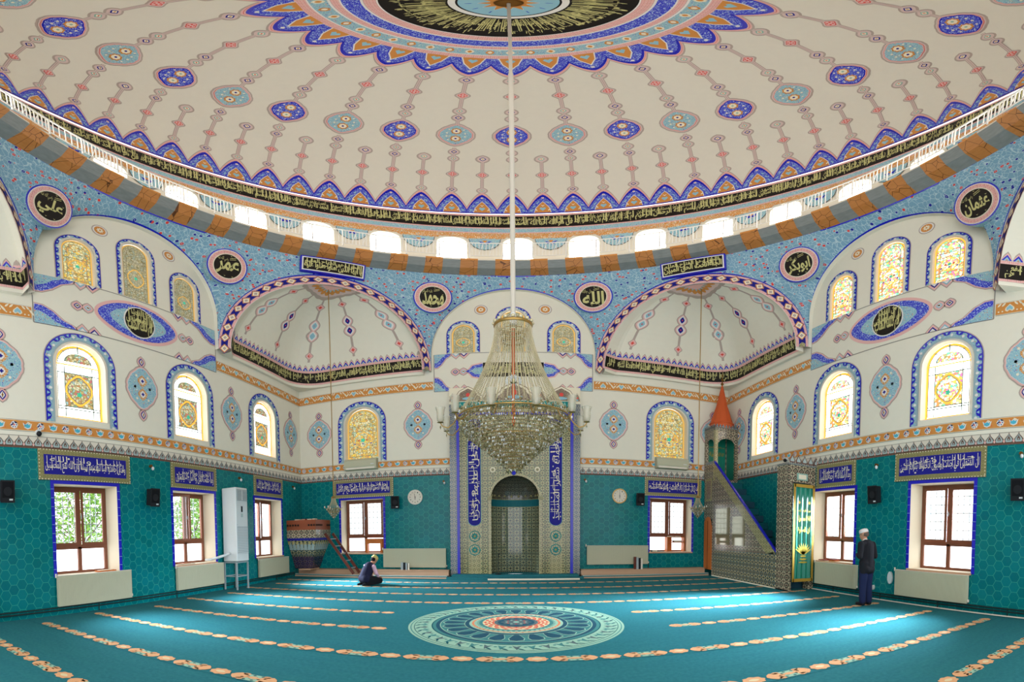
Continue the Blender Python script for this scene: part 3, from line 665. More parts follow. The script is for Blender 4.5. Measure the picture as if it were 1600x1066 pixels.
for nm, (sf, wob) in WALLS.items():
    sg = -1 if nm == 'right' else 1; f = loc(sf, 0, 0)
    segs = [(-.9, YB)] if nm == 'left' else [(-YB, .9)] if nm == 'right' else [(-W, -2.08), (2.14, W)]
    mb = MB()
    for a, b in segs: band(mb, f, a, b)
    mb.build('orange_band', wob)
    mb = MB()
    for a, b in segs: lambrequin(mb, f, a, b)
    mb.build('tile_cresting', wob)
    mb = MB()
    us = [(9.1, YB), (-.5, 3.68)] if nm == 'left' else [(-YB, -9.1), (-3.68, .5)] if nm == 'right' else [(-W, -2.6), (2.6, W)]
    for a, b in us: upband(mb, f, a, b)
    mb.build('upper_orange_band', wob)
    mb = MB(); vaultpanel(mb, f, 0 if nm == 'back' else sg * 6.4, 2.56 if nm == 'back' else 2.68, nm == 'back'); mb.build('painted_frieze', wob)
    cs = (-6.72, -3.12, 3.27, 6.9) if nm == 'back' else (2.98, 6.4, 9.72, 13.07)
    for c in cs:
        if nm == 'right' and c == 13.07: c = 12.9
        mb = MB(); cartouche(mb, loc(sf, sg * c if nm != 'back' else c, 5.15)); mb.build('painted_cartouche', wob)
    for c in ((-1.02, 1.02) if nm == 'back' else (5.43, 7.45)):
        mb = MB(); dotrose(mb, f, c if nm == 'back' else sg * c, 9.47 if nm == 'back' else 9.8); mb.build('painted_rosette', wob)
# skirting tiles and pipes are further down; corner cover strips of the tile dado
# ------------------------------------------------------------------ vaulted zone
VO = [(2.63, 13.65), (7.38, 9.08), (7.38, 3.72), (2.63, -.85), (-2.63, -.85), (-7.38, 3.72), (-7.38, 9.08), (-2.63, 13.65)]
ZSP, RR, ZR = 7.05, 7.0, 10.74
def side(i): return Vector((*VO[(i - 1) % 8], 0)), Vector((*VO[i % 8], 0))     # side 0 = back, then clockwise
def archcurve(i, n=40):
    """points of the opening in the plane of side i: list of (u along the side, z)"""
    P, Q = side(i); L = (Q - P).length; h = L / 2
    if i % 2: st, top = .0, 10.1
    elif i == 0: st, top = .55, 10.28
    else: st, top = .95, 10.45
    pts = [(-h, ZSP + st * k / 4) for k in range(4)] + [(-h * cos(pi * k / n), ZSP + st + (top - ZSP - st) * sin(pi * k / n) ** .96) for k in range(n + 1)] + [(h, ZSP + st * (1 - k / 4)) for k in range(1, 5)]
    if st == 0: pts = [(-h * cos(pi * k / n), ZSP + (top - ZSP) * sin(pi * k / n)) for k in range(n + 1)]
    return pts
def lean(z): t = max(0, z - 7.9); return t * t / (t + .5)
def spand(i):
    P, Q = side(i); mid = (P + Q) / 2; d = (Q - P).normalized(); L = (Q - P).length
    n = Vector((0, CY, 0)) - mid; n.normalize()
    C = archcurve(i); m = len(C)
    a0 = atan2(P.x, P.y - CY); a1 = atan2(Q.x, Q.y - CY)
    if a1 < a0: a1 += 2 * pi
    A = [mid + d * u + Vector((0, 0, z)) for u, z in C]
    def pos(k, s):
        t = k / (m - 1); k0 = min(m - 2, int(k)); fr = k - k0; a = A[k0].lerp(A[k0 + 1], fr); az = a0 + (a1 - a0) * (.5 - .5 * cos(pi * t)) * .5 + (a1 - a0) * t * .5
        c = Vector((RR * sin(az), CY + RR * cos(az), ZR)); z = a.z + (c.z - a.z) * s; ga = lean(a.z); e = (lean(z) - ga) / (lean(ZR) - ga)
        return Vector((a.x + (c.x - a.x) * e, a.y + (c.y - a.y) * e, z))
    return A, pos, n, d, mid, m
for i in range(8):
    if i == 4: continue
    A, pos, n, d, mid, m = spand(i); mb = MB(); NS = 8; V = []; U = []
    for j in range(NS + 1):
        for k in range(m):
            p = pos(k, j / NS); V.append(p); U.append((atan2(p.x, p.y - CY) % (2 * pi) * 7.1, p.z))
    if i in (4, 5): U = [(u if u < 40 else u - 44.6, v) for u, v in U]
    mb.mesh(V, [(j * m + k, j * m + k + 1, (j + 1) * m + k + 1, (j + 1) * m + k) for j in range(NS) for k in range(m - 1)], 'spandrelpaint', U)
    for s0, s1, mt, o in ((0, .02, 'bluetile', .01),):
        V = [pos(k, 0) + n * o for k in range(m)]; 
        V2 = []
        for k in range(m):
            p, q = pos(k, 0), pos(k, .12); V2.append(p + (q - p).normalized() * .055 + n * o)
        mb.mesh(V + V2, [(k, k + 1, k + 1 + m, k + m) for k in range(m - 1)], 'bluetile')
    # reveal of the arch down to the recessed wall
    dep = .14; V = A + [a - n * dep for a in A]; mb.mesh(V, [(k, k + 1, k + 1 + m, k + m) for k in range(m - 1)], 'plaster')
    if i % 2 == 0 and i != 4:
        V = [pos(k, 0) for k in range(m)]
    structure(mb, 'trim_%d' % (i + 1))
# ledge blocks where the arch feet meet the flat walls
# ---- corner half-domes
def squinch(i):
    P, Q = side(i); mid = (P + Q) / 2; d = (Q - P).normalized(); h = (Q - P).length / 2; n = (Vector((0, CY, 0)) - mid).normalized()
    cx = W if mid.x > 0 else -W; cyy = YB if mid.y > CY else -.97; Z0 = 7.06; top = 10.1
    K = .895; Pi, Qi = mid + (P - mid) * K, mid + (Q - mid) * K; b = (top - Z0) * .885
    corner = Vector((cx, cyy, 0)); ins = .1; rad = 1.15
    # base path: from P along its wall to the rounded corner to Q
    onx = abs(abs(P.x) - 7.38) < .01
    c2 = Vector((cx - math.copysign(ins, cx), cyy - math.copysign(ins, cyy - CY), 0))
    pa = Vector((c2.x, Pi.y, 0)) if onx else Vector((Pi.x, c2.y, 0)); qa = Vector((Qi.x, c2.y, 0)) if onx else Vector((c2.x, Qi.y, 0))
    path = [Pi]; pe = c2 + (pa - c2).normalized() * rad; qe = c2 + (qa - c2).normalized() * rad
    for t in range(1, 9): path.append(pa.lerp(pe, t / 8)) if t > 0 else None
    for t in range(1, 8):
        s = t / 8; path.append((pe * (1 - s) ** 2 + c2 * 2 * s * (1 - s) + qe * s * s))
    for t in range(0, 9): path.append(qe.lerp(qa, t / 8))
    path.append(Qi)
    ln = [0]
    for k in range(1, len(path)): ln.append(ln[-1] + (path[k] - path[k - 1]).length)
    Lt = ln[-1]
    def base(u):
        s = min(max(u, 0), 1) * Lt; k = 0
        while k < len(path) - 2 and ln[k + 1] < s: k += 1
        return path[k].lerp(path[k + 1], (s - ln[k]) / max(1e-6, ln[k + 1] - ln[k]))
    apex = mid.copy()
    def pt(u, v, off=0.):
        e = v * pi / 2
        def q(u, e):
            B = base(u); return Vector((apex.x + (B.x - apex.x) * cos(e), apex.y + (B.y - apex.y) * cos(e), Z0 + b * sin(e)))
        p = q(u, e)
        if off:
            inn = Vector((mid.x, mid.y, 7.9)) + n * .5 - p; p = p + inn.normalized() * off
        return p
    return pt, Lt, Z0, b, (mid, d, n, h, top, K), path, corner
class SurfF:
    def __init__(s, f): s.pt = f
def chain_el(mb, sf, u, v, L, H, kind, w, h=None):
    k = max(.12, cos(v * pi / 2)); f = loc(sf, u, v, 1 / (L * k), 1 / (H * 1.45)); h = h or w
    if kind == 'med' or kind == 'medb':
        for s in (1, -1):
            P = ogee(w, h, 6, .5); g = sloc(f, 0, s * h * .52); paint(mb, g, grow(P, .07), 'taupe', 1, 1); paint(mb, g, grow(P, .035), 'pink', 2, 1)
        for s in (1, -1):
            g = sloc(f, 0, s * h * .52); paint(mb, g, ogee(w, h, 6, .5), 'white', 3, 1); paint(mb, g, ogee(w * .6, h * .7, 5, .5), 'navy' if kind == 'medb' else 'lightblue', 4); paint(mb, g, circ(w * .1, 6), 'red', 5)
    elif kind == 'red': paint(mb, f, flower(w * 1.25, 4, 20, .12), 'taupe', 1); paint(mb, f, flower(w, 4, 20, .12), 'pink', 2); paint(mb, f, flower(w * .5, 4, 20, .2), 'red', 3)
def squinch_build(i, front=False):
    pt, Lt, Z0, b, (mid, d, n, h, top, K), path, corner = squinch(i); sf = SurfF(pt); mb = MB(); NU, NV = 64, 22
    V = [pt(a / NU, c / NV) for c in range(NV + 1) for a in range(NU + 1)]; q = NU + 1
    mb.mesh(V, [(c * q + a, c * q + a + 1, (c + 1) * q + a + 1, (c + 1) * q + a) for c in range(NV) for a in range(NU)], 'plaster')
    # flat face of the arch ring
    N = 48; out = [(-h * cos(pi * k / N), Z0 + (top - Z0) * sin(pi * k / N)) for k in range(N + 1)]
    def ring(k0, k1, mat, off):
        def rr(k): 
            a = 1 - (1 - K) * k; bb = (1 - (1 - b / (top - Z0)) * k)
            return [mid + d * (x * a) + Vector((0, 0, Z0 + (z - Z0) * bb)) - n * .012 + n * off for x, z in out]
        A, B = rr(k0), rr(k1); U = []; s = 0
        for k in range(N + 1):
            if k: s += (A[k] - A[k - 1]).length
            U.append((s, 0))
        w = (A[N // 2] - B[N // 2]).length
        mb.mesh(A + B, [(k, k + 1, k + 2 + N, k + 1 + N) for k in range(N)], mat, U + [(u, w) for u, _ in U])
        return rr
    ring(0, 1, 'pinkband', 0); ring(.2, .74, 'navy', .003); rr = ring(.24, .70, 'palelattice', .006); ring(.96, 1.0, 'white', .004)
    A, B = rr(.24), rr(.70)
    for k in range(0, N):
        a = A[k].lerp(B[k], .5); tx = (A[min(N, k + 1)] - A[k]).normalized() if k < N else d; ty = (B[k] - A[k]).normalized()
        if k % 2 == 0:
            for s, m in ((.2, 'navy'), (.175, 'orange'), (.13, 'creamline'), (.07, 'taupe')):
                mb.face([a + tx * s * .9 + n * (.012 - s * .02), a + ty * s * .75 + n * (.012 - s * .02), a - tx * s * .9 + n * (.012 - s * .02), a - ty * s * .75 + n * (.012 - s * .02)], m)
        else:
            for sg, c in ((1, B[k]), (-1, A[k])):
                mb.face([c + tx * .1 + n * .009, c - ty * .13 * sg + n * .009, c - tx * .1 + n * .009], 'navy')
    # little cornice under the half-dome: follows the walls with a rounded corner
    m = len(path)
    lo = [Vector((p.x, p.y, Z0 - .1)) for p in path]; hi = [Vector((p.x, p.y, Z0)) for p in path]
    mb.mesh(lo + hi, [(k, k + 1, k + 1 + m, k + m) for k in range(m - 1)], 'plaster')
    wallp = []
    for p in path:
        dx, dy = abs(p.x - corner.x), abs(p.y - corner.y)
        wallp.append(Vector((corner.x, p.y, Z0 - .1)) if dx < dy - .3 else Vector((p.x, corner.y, Z0 - .1)) if dy < dx - .3 else Vector((corner.x, corner.y, Z0 - .1)))
    mb.mesh(lo + wallp, [(k, k + 1, k + 1 + m, k + m) for k in range(m - 1)], 'plaster')
    root = structure(mb, 'trim_%d' % (10 + i))
    # painted bands and chains
    mb = MB(); H = b; zz = lambda m_: math.asin(min(1, m_ / b)) / (pi / 2)
    def bnd(v0, v1, mat, lay, u0=.0, u1=1., NU=64):
        V = [pt(u0 + (u1 - u0) * a / NU, v, lay * LAY) for v in (v0, v1) for a in range(NU + 1)]
        U = [((u0 + (u1 - u0) * a / NU) * Lt, vv) for vv in (0, (v1 - v0) * b * 1.5) for a in range(NU + 1)]
        mb.mesh(V, [(a, a + 1, a + NU + 2, a + NU + 1) for a in range(NU)], mat, U)
    bnd(0, zz(.07), 'pinkband', 1); bnd(zz(.07), zz(.47), 'black', 1); bnd(zz(.47), zz(.55), 'pinkband', 1); bnd(zz(.55), zz(.565), 'white', 2)
    fs = lambda x, y, off=0.: pt(x / Lt, y, off)
    NZ = 40
    for k in range(NZ):
        c = (k + .5) * Lt / NZ; w = Lt / NZ; v0 = zz(.555); hh = zz(.30) 
        for s, m_, l in ((1.0, 'taupe', 1), (.8, 'pink', 2), (.62, 'bluetile', 3), (.36, 'lightblue', 4), (.15, 'orange', 5)):
            paint(mb, fs, [(c - w / 2 * min(1, s * 1.5), v0), (c + w / 2 * min(1, s * 1.5), v0), (c + w * .3 * s, v0 + hh * .5 * s), (c, v0 + hh * .8 * s), (c - w * .3 * s, v0 + hh * .5 * s)], m_, l)
    T = ['الله لا اله الا هو الحي القيوم لا تاخذه سنة ولا نوم', 'له ما في السموات وما في الارض من ذا الذي يشفع', 'عنده الا باذنه يعلم ما بين ايديهم وما خلفهم']
    for k in range(3):
        a0, a1 = Lt * (.012 + k * .326), Lt * (.012 + k * .326 + .322)
        script(mb, fs, a0, zz(.09), a1, zz(.38), T[k], 'gold', 3, .022); script(mb, fs, a0 + .1, zz(.22), a1 - .05, zz(.46), T[(k + 1) % 3], 'gold', 4, .012)
        bars(mb, fs, a0, zz(.1), a1, zz(.45), 26, 'gold', 5, .026)
    for k in range(5):
        u = (k + .5) / 5
        kk = 'medb' if k % 2 else 'med'
        for v0, v1 in ((zz(.8) + .02, .84),):
            strip(mb, lambda x, y, off=0.: pt(x, y, off), [(u - .005, v0 + (v1 - v0) * t / 12) for t in range(13)], [(u + .005 / max(.3, cos((v0 + (v1 - v0) * t / 12) * pi / 2)), v0 + (v1 - v0) * t / 12) for t in range(13)], 'taupe', 1)
        chain_el(mb, sf, u, .27, Lt, H, 'red', .12); chain_el(mb, sf, u, .50, Lt, H, kk, .28, .36); chain_el(mb, sf, u, .73, Lt, H, 'red', .12)
    # sunburst at the crown
    def fan(r, mat, lay, wav=0., kk=9):
        V = [pt(.5, 1, lay * LAY)]; M = 54
        for a in range(M + 1):
            rr_ = r * (1 + wav * abs(sin(a / M * pi * kk))); V.append(pt(a / M, 1 - rr_, lay * LAY))
        mb.mesh(V, [(0, a + 1, a + 2) for a in range(M)], mat)
    fan(.185, 'taupe', 1, .04); fan(.178, 'palepink', 2, .04); fan(.168, 'lightblue', 3, .04); fan(.125, 'bluetile', 5, .26, 9); fan(.113, 'creamline', 7, .25, 9); fan(.108, 'orange', 9, .24, 9); fan(.09, 'lightblue', 11, .05); fan(.06, 'pink', 13, .1)
    mb.build('half_dome_painting', root)
    return root
for i in (1, 7, 3, 5): squinch_build(i)
# ---- rim of the gallery: voussoirs of brown agate and grey marble
mb = MB(); N = 80
for k in range(N):
    a0, a1 = 2 * pi * k / N, 2 * pi * (k + 1) / N; mt = 'agate' if k % 2 else 'greymarble'
    for (r0, z0, r1, z1) in ((7.0, 10.74, 6.72, 10.88), (6.72, 10.88, 6.55, 11.13)):
        V = [(r * sin(a), CY + r * cos(a), z) for (r, z) in ((r0, z0), (r1, z1)) for a in (a0, (a0 + a1) / 2, a1)]
        mb.mesh(V, [(0, 1, 4, 3), (1, 2, 5, 4)], mt, [(a * 7, z) for z in (z0, z1 + .1) for a in (a0, (a0 + a1) / 2, a1)])
structure(mb, 'trim_20')
mb = MB(); N = 176
def ringz(mb, r0, z0, r1, z1, mat, N=176):
    V = [(r * sin(2 * pi * k / N), CY + r * cos(2 * pi * k / N), z) for r, z in ((r0, z0), (r1, z1)) for k in range(N)]
    mb.mesh(V, [(k, (k + 1) % N, (k + 1) % N + N, k + N) for k in range(N)], mat)
[mb.mesh([(6.55 * sin(a), CY + 6.55 * cos(a), z) for z in (11.13, 11.2) for a in (2 * pi * k / 80, 2 * pi * (k + .5) / 80, 2 * pi * (k + 1) / 80)], [(0, 1, 4, 3), (1, 2, 5, 4)], 'orange' if k % 2 else 'cream') for k in range(80)]; ringz(mb, 6.55, 11.2, 7.15, 11.2, 'cream'); ringz(mb, 7.02, 10.70, 6.99, 10.76, 'bluetile')
structure(mb, 'trim_21')
# ---- drum with its round-headed windows
NW = 22; AZ0 = 1.3; DR = Cyl(7.15); hw = math.degrees(.47 / 7.15); zb, zt = 11.2, 12.74
mb = MB()
for k in range(NW):
    c = AZ0 + 360 * k / NW; e = 360 / NW / 2
    def q(u0, u1, v0, v1, n=4):
        for j in range(n):
            a, b = u0 + (u1 - u0) * j / n, u0 + (u1 - u0) * (j + 1) / n; mb.face([DR.pt(a, v0), DR.pt(b, v0), DR.pt(b, v1), DR.pt(a, v1)], 'domeplaster')
    q(c - e, c - hw, zb, zt); q(c + hw, c + e, zb, zt); q(c - e, c + e, zt, 14.07, 8)
    A = [(c - hw * cos(pi * j / 12), zt - .36 + .36 * sin(pi * j / 12) ** .8) for j in range(13)]
    for j in range(12): mb.face([DR.pt(*A[j]), DR.pt(*A[j + 1]), DR.pt(A[j + 1][0], zt), DR.pt(A[j][0], zt)], 'domeplaster')
    A = [(c - hw, zb)] + A + [(c + hw, zb)]
    V = [DR.pt(*a) for a in A] + [DR.pt(a[0], a[1], -.3) for a in A]; n_ = len(A); mb.mesh(V, [(j, j + 1, j + 1 + n_, j + n_) for j in range(n_ - 1)], 'reveal')
drum = structure(mb, 'wall_drum')
for k in range(NW):
    c = AZ0 + 360 * k / NW; mb = MB(); D = Cyl(7.15)
    A = [(c - hw, zb)] + [(c - hw * cos(pi * j / 12), zt - .36 + .36 * sin(pi * j / 12) ** .8) for j in range(13)] + [(c + hw, zb)]
    mb.face([D.pt(u, v, -.25) for u, v in A], 'litdrum')
    rows = 5
    for r_ in range(rows):
        for q_ in range(4):
            u = c - hw + (q_ + .5 + .5 * (r_ % 2)) * hw / 2; v = zb + .45 + r_ * .2
            if u > c + hw * .85 or v > zt - .3: continue
            P = circ(.1, 10); f = loc(D, u, v, math.degrees(1 / 7.15), 1); strip(mb, lambda x, y, o=0.: f(x, y, o - .24), P, circ(.085, 10), 'cream', 0, True)
    tag(mb.build(wname()), kind='structure')
# painted bands of the drum
mb = MB(); DP = Cyl(7.14)
def hoop(mb, sf, v0, v1, mat, off, N=192, uvs=1):
    V = [sf.pt(360 * k / N, v, off) for v in (v0, v1) for k in range(N + 1)]; U = [(k / N * 44.6, v * uvs) for v in (0, abs(v1 - v0)) for k in range(N + 1)]
    mb.mesh(V, [(k, k + 1, k + N + 2, k + N + 1) for k in range(N)], mat, U)
hoop(mb, DP, 12.77, 12.99, 'orangevine', .004); hoop(mb, DP, 12.985, 13.04, 'pinkband', .006); hoop(mb, DP, 13.04, 13.25, 'lightvine', .006); hoop(mb, DP, 13.25, 13.31, 'pinkband', .006)
hoop(mb, DP, 13.31, 13.96, 'black', .006); hoop(mb, DP, 13.96, 14.07, 'pinkband', .008)
for k in range(NW):
    c = AZ0 + 360 * (k + .5) / NW; f = loc(DP, c, 12.8, math.degrees(1 / 7.15), 1)
    for i in range(2):
        pass
    L = .66
    paint(mb, f, [(-L, 0)] + [(-L * .99 * cos(pi * j / 14), -.04 - .16 * sin(pi * j / 14)) for j in range(15)] + [(L, 0)], 'orangevine', 2, 3)
    P = [(-.48 * cos(pi * j / 18), -.13 - .56 * sin(pi * j / 18) * (1 + .04 * abs(sin(9 * pi * j / 18)))) for j in range(19)]
    paint(mb, f, [(x * 1.03, y * 1.03) for x, y in P], 'black', 3, 3); paint(mb, f, P, 'lightvine', 4, 3)
    paint(mb, f, [(-.3, -.13), (-.16, -.3), (-.1, -.42), (0, -.36), (.1, -.42), (.16, -.3), (.3, -.13)], 'bluetile', 5, 2); paint(mb, f, [(-.14, -.13), (0, -.36), (.14, -.13)], 'orange', 6)
TX = ['بسم الله الرحمن الرحيم', 'الحمد لله رب العالمين الرحمن الرحيم', 'مالك يوم الدين اياك نعبد واياك نستعين', 'اهدنا الصراط المستقيم صراط الذين', 'انعمت عليهم غير المغضوب عليهم ولا الضالين', 'قل هو الله احد الله الصمد', 'لم يلد ولم يولد ولم يكن له كفوا احد']
fd = lambda x, y, off=0.: DP.pt(x, y, off + .008)
for k in range(24):
    a0 = -180 + 15 * k; 
    if abs(a0 + 7.5) > 150: continue
    script(mb, fd, a0 + .2, 13.36, a0 + 14.8, 13.78, TX[k % 7], 'gold', 1, .024); script(mb, fd, a0 + .6, 13.6, a0 + 14.2, 13.94, TX[(k + 3) % 7], 'gold', 2, .012); bars(mb, fd, a0, 13.36, a0 + 15, 13.9, 20, 'gold', 3, .3)
mb.build('drum_painting', drum)
# ---- gallery railing
rail = empty('gallery_railing', (0, CY, 11.2), 'white metal balustrade circling the gallery under the dome', 'railing')
mb = MB(); N = 132; Rr = 6.52
for z, r in ((11.95, .022), (11.32, .014)):
    mb = MB(); P = [Vector((Rr * sin(2 * pi * k / N), CY + Rr * cos(2 * pi * k / N), z)) for k in range(N + 1)]; mb.tube(P, r, 'white', 6); mb.build('handrail', rail)
for k in range(NW):
    mb = MB(); c = AZ0 + 360 * (k + .5) / NW; e = 180 / NW
    for s in (-1, 1):
        a = R(c + s * (e - 3.9)); mb.cyl((Rr * sin(a), CY + Rr * cos(a), 11.2), (Rr * sin(a), CY + Rr * cos(a), 11.95), .02, 'white', n=5)
    for j in range(9):
        a = R(c - e + 4.6 + (2 * e - 9.2) * j / 8); mb.cyl((Rr * sin(a), CY + Rr * cos(a), 11.32), (Rr * sin(a), CY + Rr * cos(a), 11.95), .012, 'white', n=4)
    for j in (2, 5):
        a, b = R(c - e + 4.6 + (2 * e - 9.2) * j / 8), R(c - e + 4.6 + (2 * e - 9.2) * (j + 1) / 8); mb.cyl((Rr * sin(a), CY + Rr * cos(a), 11.4), (Rr * sin(b), CY + Rr * cos(b), 11.85), .01, 'white', n=4)
    mb.build('railing_panel', rail)
    mb = MB()
    for j in range(5):
        a = R(c + e - 3.6 + 7.2 * (j + .5) / 5); mb.cyl((Rr * sin(a), CY + Rr * cos(a), 11.32), (Rr * sin(a), CY + Rr * cos(a), 11.95), .01, 'white', n=4)
    mb.build('railing_bars', rail)
# ------------------------------------------------------------------ dome
DM = Dome(); mb = MB(); NA, NE = 192, 48
V = [DM.pt(360 * a / NA, 90 * e / NE) for e in range(NE) for a in range(NA)] + [DM.pt(0, 90)]
Fc = [(e * NA + a, e * NA + (a + 1) % NA, (e + 1) * NA + (a + 1) % NA, (e + 1) * NA + a) for e in range(NE - 1) for a in range(NA)] + [((NE - 1) * NA + a, (NE - 1) * NA + (a + 1) % NA, NE * NA) for a in range(NA)]
mb.mesh(V, Fc, 'domeplaster'); dome = structure(mb, 'ceiling', smooth=True)
def dband(mb, e0, e1, mat, lay, N=192, usc=None):
    V = [DM.pt(360 * k / N, e, lay * LAY) for e in (e0, e1) for k in range(N + 1)]; w = 2 * pi * RD * cos(R((e0 + e1) / 2)); U = [(k / N * w, v) for v in (0, abs(e1 - e0) * .12) for k in range(N + 1)]
    mb.mesh(V, [(k, k + 1, k + N + 2, k + N + 1) for k in range(N)], mat, U)
mb = MB()
def teeth(mb, n, e_base, e_val, e_tip, d, mat, lay, az0=0., N=12, pw=.85, k=1.0):
    sg = 1 if e_tip > e_base else -1; V = []; U = []; M = n * N
    for row in (0, .5, 1):
        for j in range(M + 1):
            t = abs(((j / N + .5) % 1) - .5) * 2; prof = (1 - t ** (1.35)) ** 1.0 if t < 1 else 0
            prof = max(0, 1 - t ** 1.75) * .86 + max(0, 1 - t) * .14
            e = e_val + (e_tip - e_val) * prof * k + sg * d; e = e_base + (e - e_base) * row
            V.append(DM.pt(az0 + 360 * j / M, e, lay * LAY)); U.append((j / M * 2 * pi * RD * cos(R(e_base)), e * .12))
    q = M + 1; mb.mesh(V, [(r * q + j, r * q + j + 1, (r + 1) * q + j + 1, (r + 1) * q + j) for r in range(2) for j in range(M)], mat, U)
for d, m_, l in ((1.5, 'taupe', 1), (.95, 'pink', 2), (.5, 'red', 3), (.38, 'pink', 4), (0, 'bluetile', 5)): teeth(mb, 48, 0, 1.9, 9.2, d, m_, l)
teeth(mb, 48, .3, 1.2, 8.0, 0, 'bluevine', 6)
for k in range(48):
    f = dloc(DM, 7.5 * k, .3); 
    paint(mb, f, [(-.27, 0), (.27, 0), (.22, .28), (.1, .52), (0, .68), (-.1, .52), (-.22, .28)], 'white', 7, 2); paint(mb, f, [(-.25, 0), (.25, 0), (.2, .27), (.09, .5), (0, .64), (-.09, .5), (-.2, .27)], 'orange', 8, 2)
    g = sloc(f, 0, .2); paint(mb, g, [(0, -.1), (.1, .04), (.06, .12), (0, .08), (-.06, .12), (-.1, .04)], 'lightblue', 9); paint(mb, sloc(g, 0, .2, 1), [(0, -.04), (.07, .08), (0, .02), (-.07, .08)], 'creamline', 9)
    for s in (-1, 1): paint(mb, sloc(g, s * .16, -.1, 1, -s * 30), leaf(.05, .16, 4), 'creamline', 9)
    paint(mb, sloc(f, 0, .87), circ(.045, 8), 'white', 9); paint(mb, sloc(f, 0, .87), circ(.022, 6), 'red', 10)
    for s in (-1, 1):
        for yy, xx, a in ((.12, .38, 30), (.35, .31, 35), (.58, .2, 35)): paint(mb, sloc(f, s * xx, yy - .05, 1, s * a), leaf(.055, .17, 4), 'lightblue', 9)
# crown rosette
for d, m_, l in ((1.1, 'taupe', 1), (.7, 'pink', 2), (.35, 'red', 3), (.28, 'pink', 4), (0, 'bluetile', 5)): teeth(mb, 24, 67.3, 64.3, 60.4, d, m_, l, k=1)
teeth(mb, 24, 67.2, 65.0, 61.2, 0, 'bluevine', 6)
for k in range(24):
    f = loc(DM, 15 * k, 67.2, math.degrees(1 / (RD * cos(R(65)))), -math.degrees(1 / 6.8))
    paint(mb, f, [(-.27, 0), (.27, 0), (.17, .3), (0, .56), (-.17, .3)], 'white', 7, 2); paint(mb, f, [(-.24, 0), (.24, 0), (.15, .28), (0, .51), (-.15, .28)], 'orange', 8, 2)
    paint(mb, sloc(f, 0, .16), [(0, .1), (.11, -.03), (.06, -.09), (0, -.05), (-.06, -.09), (-.11, -.03)], 'lightblue', 9); paint(mb, sloc(f, 0, .64), circ(.04, 8), 'white', 9)
for a, b, m_ in ((67.1, 68.4, 'pinkband'), (68.4, 68.6, 'white'), (68.6, 70.7, 'lightvine'), (70.7, 71.0, 'white'), (71.0, 71.95, 'pinkband'), (71.95, 72.15, 'white'), (72.15, 74.2, 'bluevine'), (74.2, 74.5, 'white'), (74.5, 75.9, 'pinkband'), (75.9, 76.1, 'white'), (76.1, 83.5, 'black'), (83.5, 84.3, 'white'), (84.3, 84.6, 'black')): dband(mb, a, b, m_, 6, 144)
for k in range(40): paint(mb, dloc(DM, 9 * k, 69.65), ogee(.17, .2, 4, .3), 'orange' if k % 2 else 'creamline', 8); paint(mb, dloc(DM, 9 * k, 69.65), ogee(.09, .11, 3, .3), 'creamline' if k % 2 else 'orange', 9)
def cap(mb, e, mat, lay, wav=0, kk=8, N=96):
    V = [DM.pt(0, 90, lay * LAY + .002)] + [DM.pt(360 * k / N, 90 - (90 - e) * (1 - wav * abs(sin(kk * pi * k / N))), lay * LAY) for k in range(N)]
    mb.mesh(V, [(0, 1 + k, 1 + (k + 1) % N) for k in range(N)], mat)
cap(mb, 84.55, 'lightblue', 7); cap(mb, 85.2, 'bluetile', 8, .42, 12); cap(mb, 85.9, 'lightblue', 9, .4, 12); cap(mb, 86.6, 'white', 10, .4, 12); cap(mb, 86.7, 'orange', 11, .4, 12)
fr = lambda x, y, off=0.: DM.pt(x, y, off)
for k in range(8):
    a0 = -180 + 45 * k
    script(mb, fr, a0 + 1, 76.5, a0 + 44, 81.6, TX[k % 7], 'gold', 9, .03); script(mb, fr, a0 + 2, 79.3, a0 + 43, 83.3, TX[(k + 2) % 7], 'gold', 10, .018)
    bars(mb, fr, a0, 77, a0 + 45, 83.2, 26, 'gold', 11, .9)
# chains of medallions
def dia(mb, az, al, c1, s=1.): 
    f = dloc(DM, az, al); P = ogee(.17 * s, .17 * s, 5, .5); paint(mb, f, grow(P, .105 * s), 'taupe', 1); paint(mb, f, grow(P, .06 * s), 'palepink', 3); paint(mb, f, grow(P, .0), c1, 5); paint(mb, f, grow(P, -.026), 'creamline', 6); paint(mb, sloc(f, 0, 0, 1, 30), ogee(.03, .07, 3), 'red' if c1 == 'palegreen' else 'orange', 7)
def rose(mb, az, al): 
    f = dloc(DM, az, al); paint(mb, f, flower(.2, 4, 24, .1), 'taupe', 1); paint(mb, f, flower(.155, 4, 24, .1), 'palepink', 3); paint(mb, f, flower(.12, 4, 24, .12), 'red', 5); paint(mb, f, flower(.1, 4, 24, .12), 'pink', 6)
    for k in range(4): paint(mb, sloc(f, .05 * cos(k * pi / 2 + .78), .05 * sin(k * pi / 2 + .78)), circ(.024, 6), 'red', 7)
def link(mb, az, e0, e1):
    n = max(1, int((e1 - e0) / 2)); 
    for w, m_, l in ((.055, 'taupe', 1), (.034, 'palepink', 2), (.008, 'taupe', 3)):
        f = lambda x, y, off=0.: DM.pt(az + math.degrees(x / (RD * cos(R(y)))), y, off)
        strip(mb, f, [(-w, e0 + (e1 - e0) * j / n) for j in range(n + 1)], [(w, e0 + (e1 - e0) * j / n) for j in range(n + 1)], m_, l)
